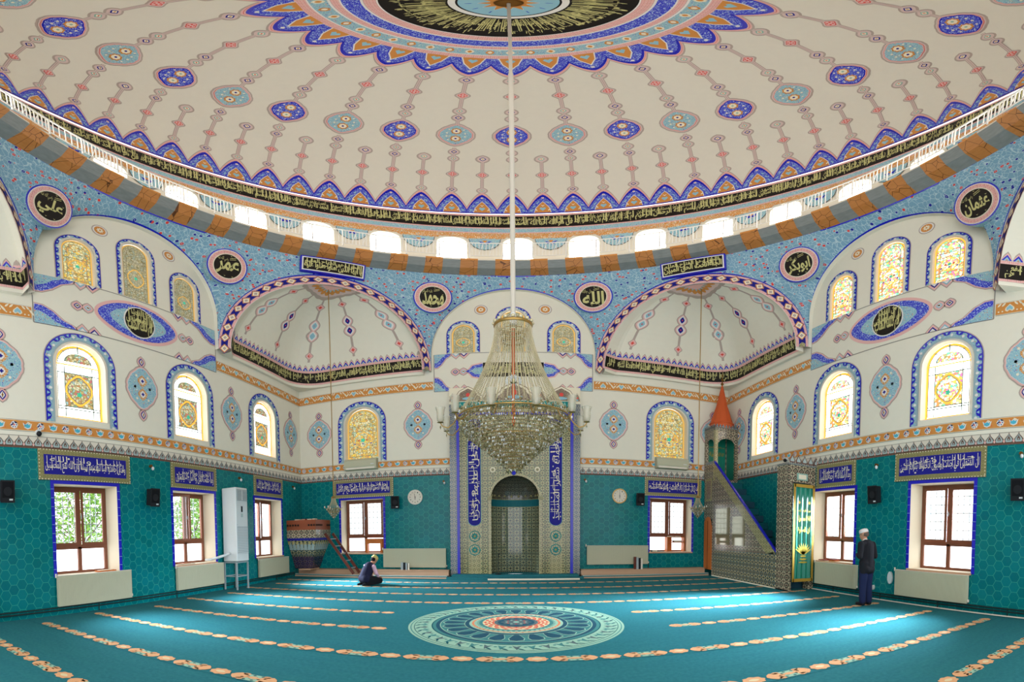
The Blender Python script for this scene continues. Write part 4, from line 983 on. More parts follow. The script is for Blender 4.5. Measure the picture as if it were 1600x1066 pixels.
def medal(mb, az, al, blue):
    f = dloc(DM, az, al); P = ogee(.86, .98, 9, .3, 3, .03); paint(mb, f, grow(P, .11), 'taupe', 1, 3); paint(mb, f, grow(P, .065), 'palepink', 3, 3); paint(mb, f, grow(P, .03), 'red', 4, 3); paint(mb, f, grow(P, .02), 'pink', 5, 3); paint(mb, f, P, 'bluetile' if blue else 'lightvine', 6, 3)
    if blue: paint(mb, f, grow(P, -.03), 'bluevine', 7, 3)
    for s in (-1, 1):
        g = sloc(f, 0, s * .19); paint(mb, g, flower(.16, 8, 32, .1), 'orange', 9); paint(mb, g, flower(.11, 8, 32, .08), 'creamline', 10); paint(mb, g, circ(.035, 8), 'navy' if not blue else 'palegreen', 11)
        for t in (-1, 1): paint(mb, sloc(f, t * .25, s * .08), flower(.04, 5, 15), 'creamline', 9); paint(mb, sloc(f, t * .2, s * .26), flower(.035, 5, 15), 'creamline', 9)
painting = mb.build('dome_painting', dome)
for k in range(24):
    az = 15 * k; ev = k % 2 == 0; mb = MB(); A, B = ('palegreen', 'navy') if ev else ('navy', 'palegreen')
    link(mb, az, 39.8, 59.5); link(mb, az, 10, 30); dia(mb, az, 58.1, A); rose(mb, az, 51.8); dia(mb, az, 45.4, B); dia(mb, az, 42.6, A); medal(mb, az, 35.4, ev); dia(mb, az, 28.2, A, .95); dia(mb, az, 25.3, B, .95); rose(mb, az, 18.4); dia(mb, az, 11.3, 'navy', .95)
    mb.build('medallion_chain', dome)
    mb = MB(); az += 7.5; link(mb, az, 10, 26); dia(mb, az, 25.4, 'navy' if k % 2 else 'palegreen', 1.15); rose(mb, az, 18.3); dia(mb, az, 11.2, 'palegreen', .95); mb.build('short_chain', dome)
mb = MB(); mb.lathe((0, CY, ZS + HD - .16), [(0, 0), (.1, .0), (.17, .03), (.2, .08), (.16, .14)], 'bronze', 24); mb.build('ceiling_boss', dome, smooth=True)
# ------------------------------------------------------------------ carpet
FL = Plane((0, 0, .012), (1, 0, 0), (0, 1, 0), (0, 0, 1)); LAYC = .0015
carpet = tag(floor, 'wall to wall turquoise carpet with tan prayer rows and a round medallion', 'carpet')
def fc(x, y, off=0.): return Vector((x, y, .002 + off * .3))
for r_, Y in enumerate((.95, 2.15, 3.40, 4.70, 6.08, 7.36, 8.61, 9.8, 10.97, 12.1)):
    mb = MB(); p = .845; x = -7.4 + (.2 if r_ % 2 else .45)
    while x < 7.0:
        if Y in (6.08, 7.36) and mb.f and -2.35 < x < 1.95: mb.build('pattern_row', carpet); mb = MB()
        if not (Y in (6.08, 7.36) and -2.35 < x < 1.95):
            for s, xe in ((1, x), (-1, x + .55)):
                paint(mb, fc, [(xe, Y), (xe + s * .03, Y + .055), (xe + s * .08, Y + .095), (xe + s * .14, Y + .075), (xe + s * .19, Y + .05), (xe + s * .22, Y), (xe + s * .19, Y - .05), (xe + s * .14, Y - .075), (xe + s * .08, Y - .095), (xe + s * .03, Y - .055)], 'carpetorange', 2)
                for yy in (-.075, .075): paint(mb, sloc(fc, xe + s * .15, Y + yy), circ(.045, 8, .03), 'carpetorange', 2)
            rect(mb, fc, x + .12, Y - .09, x + .43, Y + .09, 'carpetlight', 1)
            for a in range(6):
                for b_ in range(4):
                    if (a + b_) % 2: paint(mb, sloc(fc, x + .15 + a * .05, Y - .068 + b_ * .045), [(-.025, 0), (0, -.016), (.025, 0), (0, .016)], 'carpetdark', 2)
            paint(mb, sloc(fc, x + .275, Y), ogee(.16, .07, 4), 'carpetorange', 3)
            if x + .8 < 7.3: paint(mb, sloc(fc, x + .695, Y), [(u * 1.35, v) for u, v in flower(.098, 8, 32, .08)], 'carpetorange', 2); paint(mb, sloc(fc, x + .695, Y), ogee(.12, .07, 4), 'carpetcream', 3)
        x += p
    if Y in (4.70, 3.40): rect(mb, fc, -7.4, Y - .125, 7.4, Y - .117, 'carpetdark', 1)
    mb.build('pattern_row', carpet)
mb = MB(); g = sloc(fc, .03, 6.64)
for r, m_, l in ((1.69, 'carpetlight', 1), (1.655, 'carpetmid', 2), (1.64, 'carpetlight', 3), (1.60, 'carpetdark', 4), (1.59, 'carpetlight', 5), (1.33, 'carpetdark', 6), (1.31, 'carpetmid', 7), (1.26, 'carpetnavy', 8), (1.2, 'carpetlight', 9), (1.185, 'carpetmid', 10), (.82, 'carpetlight', 12), (.805, 'carpetnavy', 13), (.74, 'carpetlight', 14), (.7, 'carpetorange', 15), (.66, 'carpetlight', 16), (.62, 'carpetmid', 17), (.53, 'carpetcream', 18)):
    paint(mb, g, circ(r, 96), m_, l)
for k in range(24):
    a = 15 * k; q = sloc(g, 0, 0, 1, a)
    paint(mb, q, [(-.04, .8), (-.075, .9), (-.115, 1.02), (-.1, 1.12), (0, 1.17), (.1, 1.12), (.115, 1.02), (.075, .9), (.04, .8)], 'carpetlight', 11)
    paint(mb, q, [(-.033, .81), (-.066, .9), (-.103, 1.02), (-.088, 1.11), (0, 1.15), (.088, 1.11), (.103, 1.02), (.066, .9), (.033, .81)], 'carpetnavy', 12)
    for s in (0, 7.5):
        q = sloc(g, 0, 0, 1, a + s)
        paint(mb, q, [(-.06, 1.37), (0, 1.57), (.06, 1.37), (0, 1.42)], 'carpetmid' if s else 'carpetgrey', 6); paint(mb, sloc(q, .0, 1.5, 1, 50), leaf(.035, .14, 4), 'carpetdark', 7); paint(mb, sloc(q, .08, 1.44), circ(.024, 6), 'carpetmid', 7)
        paint(mb, sloc(q, 0, .575), leaf(.05, .07, 3), 'carpetlight', 18); paint(mb, sloc(q, 0, .68), circ(.018, 6), 'carpetred', 17)
for k in range(20):
    for rr_, o in ((.49, 0), (.43, 9), (.37, 0)):
        q = sloc(g, 0, 0, 1, 18 * k + o); paint(mb, sloc(q, 0, rr_), [(-.055, -.01), (0, .035), (.055, -.01), (0, -.03)], 'carpetred', 19)
paint(mb, g, circ(.345, 40), 'carpetgrey', 20); paint(mb, g, circ(.29, 40), 'carpetnavy', 21); paint(mb, g, flower(.25, 10, 60, .15), 'carpetgrey', 22)
for k in range(12): paint(mb, sloc(g, .15 * cos(k * pi / 6), .15 * sin(k * pi / 6)), circ(.022, 6), 'carpetred' if k % 2 else 'carpetlight', 23)
paint(mb, g, circ(.05, 10), 'carpetlight', 23)
mb.build('medallion', carpet)
# ------------------------------------------------------------------ step along the qibla wall
for x0, x1, side_ in ((-7.5, -2.1, 'left'), (2.16, 6.5, 'right')):
    mb = MB(); mb.box((x0, 13.42, .0), (x1, 13.765, .245), 'stone'); mb.box((x0, 13.40, .225), (x1, 13.765, .25), 'stone')
    tag(mb.build('stone_step'), 'pink marble step along the back wall, %s of the prayer niche' % side_, 'step', 'marble steps along the back wall')
mb = MB(); mb.box((-7.48, 13.12, .003), (-2.1, 13.39, .085), 'carpet'); mb.box((2.16, 13.12, .003), (6.5, 13.39, .085), 'carpet')
for a, b in ((-7.48, -2.1), (2.16, 6.5)):
    mb.box((a, 13.105, .01), (b, 13.12, .05), 'stone'); mb.box((a, 13.12, .085), (b, 13.2, .095), 'cream'); mb.box((a, 13.22, .085), (b, 13.26, .093), 'carpetmid')
mb.box((-2.1, 12.95, .003), (2.16, 13.19, .07), 'carpet'); mb.box((-.8, 12.75, .003), (2.0, 12.95, .07), 'carpet'); mb.box((-.8, 12.735, .01), (2.0, 12.75, .06), 'creamline')
tag(mb.build('carpeted_platform'), 'low carpeted platform edge running in front of the niche and marble steps', 'platform')
# ------------------------------------------------------------------ calligraphy on the walls
def panel(sf, c, w, text, label, z0=2.735, z1=3.375, t2=None):
    root = empty('calligraphy_plaque', tuple(sf.pt(c, z0, 0)), label, 'panel', 'blue calligraphy panels above the low windows')
    f = lambda x, y, off=0.: sf.pt(c + x, z0 + y, off + .03); h = z1 - z0; mb = MB(); hw_ = w / 2
    P = [(-hw_, 0), (hw_, 0), (hw_, h), (-hw_, h)]; fr_ = .115
    for i in range(4): a, b = P[i], P[(i + 1) % 4]; mb.face([f(*a), f(*b), sf.pt(c + b[0], z0 + b[1], .0), sf.pt(c + a[0], z0 + a[1], .0)], 'goldframe')
    paint(mb, f, P, 'goldframe', 0)
    k = 0.; 
    while k < 2 * (w + h):
        if k < w: x, y = -hw_ + k, .015
        elif k < w + h: x, y = hw_ - .015, k - w
        elif k < 2 * w + h: x, y = hw_ - (k - w - h), h - .015
        else: x, y = -hw_ + .015, h - (k - 2 * w - h)
        paint(mb, sloc(f, x, y), circ(.014, 5), 'creamline', 1); k += .07
    mb.build('tile_frame', root)
    mb = MB(); rect(mb, f, -hw_ + fr_, fr_, hw_ - fr_, h - fr_, 'navy', 1); mb.build('blue_field', root)
    mb = MB(); x0, x1, y0, y1 = -hw_ + fr_ + .03, hw_ - fr_ - .03, fr_ + .03, h - fr_ - .03
    script(mb, f, x0, y0, x1, y0 + (y1 - y0) * .78, text, 'creamline', 2, .0); script(mb, f, x0 + .1, y0 + (y1 - y0) * .55, x1 - .1, y1, t2 or text[::-1].strip(), 'creamline', 3, -.008)
    bars(mb, f, x0, y0, x1, y1, int(w * 9), 'creamline', 4, .011); mb.build('lettering', root)
panel(WL, 4.80, 2.26, 'والذين جاهدوا فينا لنهدينهم سبلنا وان الله لمع المحسنين', 'wide blue calligraphy panel over the left wall window nearest the viewer', t2='سبلنا وان الله')
panel(WL, 8.06, 1.70, 'وما خلقت الجن والانس الا ليعبدون', 'blue calligraphy panel over the left wall window with the open casement', t2='الجن والانس')
panel(WL, 11.54, 1.68, 'ان الصلوة كانت على المؤمنين كتابا', 'blue calligraphy panel over the left wall window behind the floor air conditioner', t2='كتابا موقوتا')
panel(WR, -4.87, 2.26, 'ان المتقين في جنات وعيون ادخلوها بسلام امنين', 'wide blue calligraphy panel over the right wall window nearest the viewer', t2='جنات وعيون')
panel(WR, -7.97, 1.44, 'وما ارسلناك الا رحمة للعالمين', 'blue calligraphy panel over the right wall window beside the green curtain', t2='الا رحمة')
panel(WB, -5.10, 2.2, 'واقيموا الصلوة واتوا الزكوة واركعوا مع الراكعين', 'blue calligraphy panel over the back wall window left of the niche', t2='واتوا الزكوة')
panel(WB, 5.42, 2.1, 'ادع الى سبيل ربك بالحكمة والموعظة الحسنة', 'blue calligraphy panel over the back wall window beside the pulpit', t2='سبيل ربك')
def framepl(o, u, v): o, u, v = Vector(o), Vector(u).normalized(), Vector(v).normalized(); return Plane(o, u, v, u.cross(v))
def roundel(vi, s, name, sub, label):
    P = Vector((*VO[vi], ZSP)); az = atan2(P.x, P.y - CY); C = Vector((RR * sin(az), CY + RR * cos(az), ZR)); z_ = P.z + (C.z - P.z) * s; e = lean(z_) / lean(ZR); o = Vector((P.x + (C.x - P.x) * e, P.y + (C.y - P.y) * e, z_)); e2 = lean(z_ - .5) / lean(ZR); v = (o - Vector((P.x + (C.x - P.x) * e2, P.y + (C.y - P.y) * e2, z_ - .5))).normalized(); u = Vector((cos(az), -sin(az), 0))
    pl = framepl(o, u, v)
    if pl.n.dot(Vector((0, CY, 10)) - o) < 0: pl.n = -pl.n
    f = lambda x, y, off=0.: pl.pt(x, y, off + .10)
    root = empty('calligraphy_roundel', tuple(o), label, 'roundel', 'round calligraphy medallions under the gallery')
    mb = MB(); A = circ(.61, 40); V = [f(x, y, 0) for x, y in A] + [pl.pt(x, y, -.1) for x, y in A]; mb.mesh(V, [(i, (i + 1) % 40, (i + 1) % 40 + 40, i + 40) for i in range(40)], 'lightvine')
    paint(mb, f, A, 'bluetile', 0); paint(mb, f, circ(.57, 40), 'white', 1); paint(mb, f, circ(.55, 40), 'pinkband', 2); paint(mb, f, circ(.435, 40), 'creamline', 3)
    for k in range(36):
        paint(mb, sloc(f, 0, 0, 1, 10 * k), [(-.025, .485), (.02, .505), (.025, .515), (-.02, .495)], 'red', 4)
    mb.build('roundel_border', root)
    mb = MB(); paint(mb, f, circ(.41, 36), 'black', 4); mb.build('black_field', root)
    mb = MB(); script(mb, f, -.33, -.3, .34, .2, name, 'gold', 6, .03); script(mb, f, -.33, .12, -.02, .3, sub, 'gold', 6, .0)
    for x, y in ((.1, .3), (.3, .12), (-.3, -.2), (.18, -.33), (-.05, -.34), (.05, .36)): paint(mb, sloc(f, x, y), [(-.03, .02), (0, -.02), (.03, .02), (0, .0)], 'gold', 6)
    for y in (.22, .27): paint(mb, f, [(.02, y), (.2, y + .05), (.2, y + .065), (.02, y + .015)], 'gold', 6)
    mb.build('lettering', root)
SR = .745
roundel(0, SR, 'الله', 'جل جلاله', 'black roundel with blue rim on the spandrel right of the niche arch')
roundel(7, SR, 'محمد', 'عليه السلام', 'black roundel with blue rim on the spandrel left of the niche arch')
roundel(1, SR, 'ابوبكر', 'رضي الله عنه', 'black roundel on the spandrel between right corner half dome and right wall arch')
roundel(6, SR, 'عمر', 'رضي الله عنه', 'black roundel on the spandrel between left corner half dome and left wall arch')
roundel(2, .68, 'عثمان', 'رضي الله عنه', 'black roundel at the upper right edge above the right wall lunette')
roundel(5, .68, 'علي', 'رضي الله عنه', 'black roundel at the upper left edge above the left wall lunette')
for sx, tx, lb in ((-1, 'يا ايها الذين امنوا صلوا عليه', 'left'), (1, 'الجنة تحت الحق المبين', 'right')):
    n_ = Vector((-sx, -1, 0)).normalized(); o = Vector((sx * 5.005, 11.365, 10.43)) + n_ * .17; u = Vector((1, -sx, 0)).normalized(); v = (Vector((0, 0, 1)) + n_ * .2).normalized()
    f = lambda x, y, off=0.: o + u * x + v * y + n_ * off
    root = empty('inscription_plaque', tuple(o), 'long black inscription plaque above the %s corner half dome' % lb, 'plaque', 'black inscription plaques above the corner half domes')
    mb = MB(); rect(mb, f, -.97, -.3, .97, .3, 'bluetile', 0); rect(mb, f, -.93, -.26, .93, .26, 'white', 1); P = [(-.97, -.3), (.97, -.3), (.97, .3), (-.97, .3)]
    for i in range(4): a, b = P[i], P[(i + 1) % 4]; mb.face([f(*a), f(*b), f(*b, -.12), f(*a, -.12)], 'bluetile')
    mb.build('plaque_border', root); mb = MB(); rect(mb, f, -.89, -.225, .89, .225, 'black', 2); mb.build('black_field', root)
    mb = MB(); script(mb, f, -.87, -.2, .87, .1, tx, 'gold', 3, .03); script(mb, f, -.85, -.02, .8, .2, 'الحق وهو الفتاح العليم', 'gold', 4, .02); bars(mb, f, -.87, -.2, .87, .2, 15, 'gold', 5, .028); mb.build('lettering', root)
# painted inscriptions in the friezes
for nm, c in (('left', 6.4), ('right', -6.4)):
    sf, wob = WALLS[nm]; f = sloc(loc(sf, 0, 0), c, 7.0); mb = MB(); paint(mb, f, circ(.43, 32), 'black', 7)
    script(mb, f, -.36, -.4, .36, .1, 'الم ذلك الكتاب', 'gold', 8, .03); script(mb, f, -.4, -.08, .4, .22, 'ان الصلوة تنهى', 'gold', 9, .02); script(mb, f, -.25, .14, .27, .4, 'عن الفحشاء', 'gold', 9, .02); bars(mb, f, -.38, -.3, .38, .36, 9, 'gold', 10, .025); mb.build('calligraphy_disc', wob)
f = sloc(loc(WB, 0, 0), 0, 7.03); mb = MB(); rect(mb, f, -.97, -.27, .97, .27, 'black', 7); script(mb, f, -.94, -.24, .94, .08, 'فول وجهك شطر المسجد الحرام', 'gold', 8, .03); script(mb, f, -.9, -.02, .9, .24, 'وحيث ما كنتم فولوا', 'gold', 9, .02); bars(mb, f, -.9, -.2, .9, .22, 14, 'gold', 10, .025); mb.build('calligraphy_strip', wall_back)
# ------------------------------------------------------------------ prayer niche
mh = empty('mihrab', (.04, 13.6, .07), 'tall tiled prayer niche in the middle of the back wall', 'mihrab'); MC = .04; YF = 13.58
MP = Plane((MC, YF, 0), (1, 0, 0), (0, 0, 1), (0, -1, 0)); f = lambda x, y, off=0.: MP.pt(x, y, off)
mb = MB(); NWd, NS_, NT = .77, 2.55, 3.3
def mrect(a, b, z0, z1, mat, lay=0): rect(mb, f, a, z0, b, z1, mat, lay)
for s in (-1, 1): a, b = sorted((s * 2.09, s * 1.86)); mrect(a, b, .07, 5.75, 'bluegreytile')
mrect(-1.86, 1.86, 5.3, 5.75, 'mihrabtile')
for s in (-1, 1):
    mb.face([(MC + s * 2.09, YF, .07), (MC + s * 2.09, 13.77, .07), (MC + s * 2.09, 13.77, 5.8), (MC + s * 2.09, YF, 5.8)], 'bluegreytile')
    a, b = sorted((s * 1.77, s * 1.5)); mrect(a, b, .07, 5.3, 'mihrabtile')
    a, b = sorted((s * 1.5, s * 1.1)); mrect(a, b, .07, 5.3, 'palelattice')
    a, b = sorted((s * 1.1, s * .77)); mrect(a, b, .07, 5.3, 'mihrabtile')
    a, b = sorted((s * 1.86, s * 1.77)); mrect(a, b, 5.3, 5.32, 'bluetile')
P = [(NWd * cos(pi * k / 16), NS_ + .74 * sin(pi * k / 16)) for k in range(17)]
for k in range(16): A, B = P[k], P[k + 1]; mb.face([f(*A), f(*B), f(B[0], 5.3), f(A[0], 5.3)], 'mihrabtile', [A, B, (B[0], 5.3), (A[0], 5.3)])
strip(mb, f, P, [(x * 1.09, NS_ + (y - NS_) * 1.09) for x, y in P], 'palelattice', 1)
mb.build('tiled_surround', mh)
mb = MB()
for s in (-1, 1): mb.box((MC + s * 1.815 - .045, YF - .05, .07), (MC + s * 1.815 + .045, YF, 5.42), 'bluetile')
mb.box((MC - 1.77, YF - .05, 5.33), (MC + 1.77, YF, 5.42), 'bluetile'); mb.build('blue_moulding', mh)
for s in (-1, 1):
    mb = MB(); mb.box((MC + s * .81 - .05, YF - .06, .07), (MC + s * .81 + .05, YF, 2.5), 'palelattice'); mb.box((MC + s * .81 - .07, YF - .08, 2.5), (MC + s * .81 + .07, YF, 2.62), 'goldframe'); mb.build('pilaster', mh)
for s, t1, t2 in ((-1, 'كلما دخل عليها زكريا', 'المحراب وجد'), (1, 'فول وجهك شطر المسجد', 'الحرام وحيث')):
    g = sloc(f, s * 1.3, 0); mb = MB(); B_ = [(-.2, 5.2), (-.2, 1.85)] + [(-.2 * cos(pi * k / 10), 1.85 - .17 * sin(pi * k / 10)) for k in range(11)] + [(.2, 1.85), (.2, 5.2)]
    paint(mb, g, [(x * 1.08, y if y > 2 else y - .015) for x, y in B_], 'palegreen', 2); paint(mb, g, B_, 'navy', 3)
    q = sloc(g, 0, 3.5, 1, 90); script(mb, q, -1.65, -.17, 1.6, .07, t1, 'creamline', 5, .0); script(mb, q, -1.6, -.05, 1.6, .17, t2, 'creamline', 6, -.006); bars(mb, q, -1.6, -.17, 1.6, .17, 26, 'creamline', 7, .014)
    mb.build('calligraphy_strip', mh)
    mb = MB(); 
    for z in (1.34, .9): paint(mb, sloc(g, 0, z), circ(.19, 8), 'teal', 2); paint(mb, sloc(g, 0, z), circ(.16, 8), 'palelattice', 3); paint(mb, sloc(g, 0, z), flower(.12, 8, 32, .2), 'teal', 4); paint(mb, sloc(g, 0, z), circ(.04, 8), 'olive', 5)
    mb.build('tile_star', mh)
mb = MB(); n_ = 20; zs = [.07, .6, 1.2, 1.8, 2.3]; sec = [(NWd * cos(pi * k / n_), .62 * sin(pi * k / n_)) for k in range(n_ + 1)]
def nich(z0, z1, mat, o=0.):
    V = [(MC + x * (1 - o), YF + y * (1 - o), z) for z in (z0, z1) for x, y in sec]; U = [(k / n_ * 2.2, z) for z in (z0, z1) for k in range(n_ + 1)]
    mb.mesh(V, [(k, k + 1, k + n_ + 2, k + n_ + 1) for k in range(n_)], mat, U)
nich(.07, 2.3, 'nichetile'); nich(2.3, 2.55, 'darkteal')
nich(2.29, 2.31, 'goldframe', .01); nich(2.54, 2.56, 'goldframe', .01)
V = []; U = []
for j in range(9):
    e = pi / 2 * j / 8
    for k in range(n_ + 1): x, y = sec[k]; V.append((MC + x * cos(e), YF + y * cos(e), 2.55 + .74 * sin(e))); U.append((k / n_ * 2.2, 2.55 + e * .7))
mb.mesh(V, [(j * (n_ + 1) + k, j * (n_ + 1) + k + 1, (j + 1) * (n_ + 1) + k + 1, (j + 1) * (n_ + 1) + k) for j in range(8) for k in range(n_)], 'dometile', U)
for k in range(1, n_, 2):
    x, y = sec[k]; mb.ball((MC + x * .97, YF + y * .97, 2.66), .04, 'goldframe', 6, 4)
mb.build('niche_recess', mh)
mb = MB(); mb.box((MC - 2.09, YF, 5.75), (MC + 2.09, 13.76, 6.33), 'creamline')
G_ = sloc(f, 0, 5.82)
def crest(x, w, h):
    P = [(-w / 2, 0), (-w * .5, h * .28), (-w * .38, h * .45), (-w * .3, h * .7), (-w * .14, h * .86), (0, h), (w * .14, h * .86), (w * .3, h * .7), (w * .38, h * .45), (w * .5, h * .28), (w / 2, 0)]
    g = sloc(G_, x, 0); paint(mb, g, [(x_ * 1.04, y * 1.04) for x_, y in P], 'darkleaf', 2); paint(mb, g, P, 'creamline', 3); paint(mb, sloc(g, 0, .02, .84), P, 'browntile', 4); paint(mb, sloc(g, 0, h * .45), circ(h * .13, 10), 'red', 5); paint(mb, sloc(g, 0, h * .2), ogee(w * .4, h * .2, 4), 'lightblue', 5)
for x, w, h in ((-1.48, .95, .53), (1.48, .95, .53), (0, 1.25, .66), (-.78, .5, .42), (.78, .5, .42), (-1.98, .22, .3), (1.98, .22, .3)): crest(x, w, h)
mb.build('crest', mh)
mb = MB(); mb.box((MC - 1.92, YF - .06, 5.62), (MC + 1.92, YF + .02, 5.8), 'teal')
for k in range(30): paint(mb, sloc(f, -1.85 + k * .127, 5.71), [(-.05, -.06), (0, .07), (.05, -.06), (0, -.02)], 'palegreen', 17)
mb.build('green_cornice', mh)
for s in (-.71, .71):
    mb = MB(); mb.cyl((MC + s, YF, 3.48), (MC + s, YF - .04, 3.48), .09, 'creamline', n=16); mb.cyl((MC + s, YF - .04, 3.48), (MC + s, YF - .06, 3.48), .045, 'goldframe', n=12); mb.build('boss', mh)
mb = MB(); mb.box((MC - 2.0, 13.2, .05), (MC + 2.0, 13.6, .125), 'carpet'); mb.mesh([(MC + x, YF + y, .13) for x, y in sec], [tuple(range(n_ + 1))], 'carpet'); mb.build('carpeted_base', mh)
ms = empty('microphone_stand', (-.5, 13.35, .13), 'thin black microphone stand at the left side of the niche', 'microphone stand')
mb = MB(); mb.cyl((-.5, 13.35, .13), (-.5, 13.35, .15), .09, 'speaker', n=12); mb.cyl((-.5, 13.35, .15), (-.5, 13.35, .72), .008, 'speaker', n=6); mb.build('stand', ms)
mb = MB(); mb.cyl((-.5, 13.35, .72), (-.46, 13.30, .8), .015, 'speaker', n=8); mb.build('microphone', ms)
# ------------------------------------------------------------------ pulpit (minbar)
mn = empty('minbar', (7.0, 11.2, 0), 'tall tiled pulpit staircase with an orange cone roof in the right corner', 'minbar'); X0 = 6.6
def xface(mb, pts, mat): mb.face([(X0, y, z) for y, z in pts], mat, [(y, z) for y, z in pts])
mb = MB(); xface(mb, [(8.95, .02), (12.95, .02), (12.95, .93), (9.32, .93), (8.95, .93)], 'minbarlow'); mb.box((X0 - .02, 8.75, 0), (X0, 13.05, .03), 'creamline'); mb.build('lower_side_panel', mn)
mb = MB(); xface(mb, [(9.35, .93), (12.95, .93), (12.95, 3.55)], 'minbartile'); mb.build('side_panel', mn)
mb = MB(); xface(mb, [(9.32, .93), (9.32, 1.05), (12.95, 3.92), (12.95, 3.55), (9.7, .93)], 'palelattice')
mb.mesh([(X0 - .03, 9.3, 1.0), (X0 - .03, 12.95, 3.9), (X0 - .03, 12.95, 3.55), (X0 - .03, 9.7, .93), (X0, 9.3, 1.0), (X0, 12.95, 3.9), (X0, 12.95, 3.55), (X0, 9.7, .93)], [(0, 1, 2, 3), (0, 1, 5, 4), (3, 2, 6, 7)], 'palelattice'); mb.build('sloping_parapet', mn)
for (a, b, c, d) in ((10.9, 11.65, 1.1, 2.0), (11.85, 12.8, 1.1, 2.3)):
    mb = MB(); mb.box((X0 - .012, a, c), (X0 - .004, b, d), 'mirrorlike'); mb.build('glazed_panel', mn)
mb = MB(); mb.mesh([(X0 - .035, 9.25, 1.03), (X0 + .03, 9.25, 1.03), (X0 + .03, 12.95, 3.98), (X0 - .035, 12.95, 3.98), (X0 - .035, 9.25, .98), (X0 + .03, 9.25, .98), (X0 + .03, 12.95, 3.91), (X0 - .035, 12.95, 3.91)], [(0, 1, 2, 3), (0, 3, 7, 4), (1, 2, 6, 5), (0, 1, 5, 4)], 'bluetile'); mb.build('blue_handrail', mn)
NSt = 14
for k in range(NSt):
    mb = MB(); y = 9.1 + k * .265; z = .2 + k * .232; mb.box((X0 + .04, y, z - .2 if k else 0), (7.47, y + .29, z), 'darkteal' if k % 2 else 'carpetnavy'); mb.build('stair_tread', mn)
mb = MB(); TB = [(X0, 12.95), (X0, 13.74), (7.48, 13.74), (7.48, 12.95)]
mb.box((X0, 12.95, 0), (7.48, 13.05, 3.35), 'minbartile'); 
xface(mb, [(13.05, 1.95), (13.74, 1.95), (13.74, 3.9), (13.05, 3.9)], 'minbartile'); xface(mb, [(13.05, 0), (13.1, 0), (13.1, 1.95), (13.05, 1.95)], 'minbartile'); xface(mb, [(13.68, 0), (13.74, 0), (13.74, 1.95), (13.68, 1.95)], 'minbartile')
xface(mb, [(12.95, 3.35), (13.05, 3.35), (13.05, 3.95), (12.95, 3.95)], 'minbartile'); mb.build('tower_base', mn)
mb = MB(); mb.box((X0 - .02, 13.1, .2), (X0 + .01, 13.68, 1.75), 'orangewood')
V = [(X0 - .02, 13.39 - .29 * cos(pi * k / 10), 1.75 + .3 * sin(pi * k / 10)) for k in range(11)]; mb.face(V, 'orangewood'); mb.box((X0 - .03, 13.38, .2), (X0 - .02, 13.40, 1.9), 'darkwood'); dr = mb.build('door', mn)
mb = MB(); mb.ball((X0 - .05, 13.2, 1.0), .025, 'gilt', 8, 5); mb.build('knob', dr)
mb = MB(); mb.box((X0 - .01, 13.16, 2.6), (X0, 13.62, 3.4), 'palelattice'); mb.box((X0 - .015, 13.22, 2.68), (X0 - .01, 13.56, 3.32), 'browntile'); mb.build('tile_panel', mn)
mb = MB()
for x, y in ((X0 + .04, 12.99), (X0 + .04, 13.7), (7.44, 12.99), (7.44, 13.7)): mb.box((x - .055, y - .055, 3.3), (x + .055, y + .055, 5.15), 'palelattice' if (x < 7 and y < 13.1) else 'minbartile')
def archtop(P0, P1, z0, z1, zt_, mat):
    A, B = Vector(P0), Vector(P1); c = (A + B) / 2; d = (B - A) / 2; pr = None
    L_ = d.length; V0 = [(c - d * .85 * cos(pi * k / 12), z0 + (z1 - z0) * sin(pi * k / 12)) for k in range(13)]; V0 = [(A, z0)] + V0 + [(B, z0)]
    for (p, z), (q, w) in zip(V0[:-1], V0[1:]): mb.face([(p.x, p.y, z), (q.x, q.y, w), (q.x, q.y, zt_), (p.x, p.y, zt_)], mat)
archtop((X0, 12.95), (7.48, 12.95), 4.45, 4.82, 5.15, 'minbartile'); archtop((X0, 13.74), (X0, 12.95), 4.45, 4.82, 5.15, 'minbartile')
mb.box((X0 - .03, 12.92, 5.1), (7.48, 13.76, 5.2), 'minbartile')
xface(mb, [(12.95, 3.9), (13.74, 3.9), (13.74, 4.0), (12.95, 4.0)], 'bluegreytile')
mb.build('tower_canopy', mn)
mb = MB()
for k in range(7): y = 13.01 + k * .118; mb.mesh([(X0 - .03, y - .05, 5.18), (X0 - .03, y + .05, 5.18), (X0 - .03, y + .035, 5.26), (X0 - .03, y, 5.33), (X0 - .03, y - .035, 5.26)] + [(X0, y - .05, 5.18), (X0, y + .05, 5.18), (X0, y + .035, 5.26), (X0, y, 5.33), (X0, y - .035, 5.26)], [(0, 1, 2, 3, 4), (5, 6, 7, 8, 9), (0, 1, 6, 5), (1, 2, 7, 6), (2, 3, 8, 7), (3, 4, 9, 8)], 'bluegreytile')
for k in range(8): x = X0 + .05 + k * .118; mb.mesh([(x - .05, 12.92, 5.18), (x + .05, 12.92, 5.18), (x + .035, 12.92, 5.26), (x, 12.92, 5.33), (x - .035, 12.92, 5.26)] + [(x - .05, 12.95, 5.18), (x + .05, 12.95, 5.18), (x + .035, 12.95, 5.26), (x, 12.95, 5.33), (x - .035, 12.95, 5.26)], [(0, 1, 2, 3, 4), (5, 6, 7, 8, 9), (0, 1, 6, 5), (1, 2, 7, 6), (2, 3, 8, 7), (3, 4, 9, 8)], 'bluegreytile')
mb.build('cresting', mn)
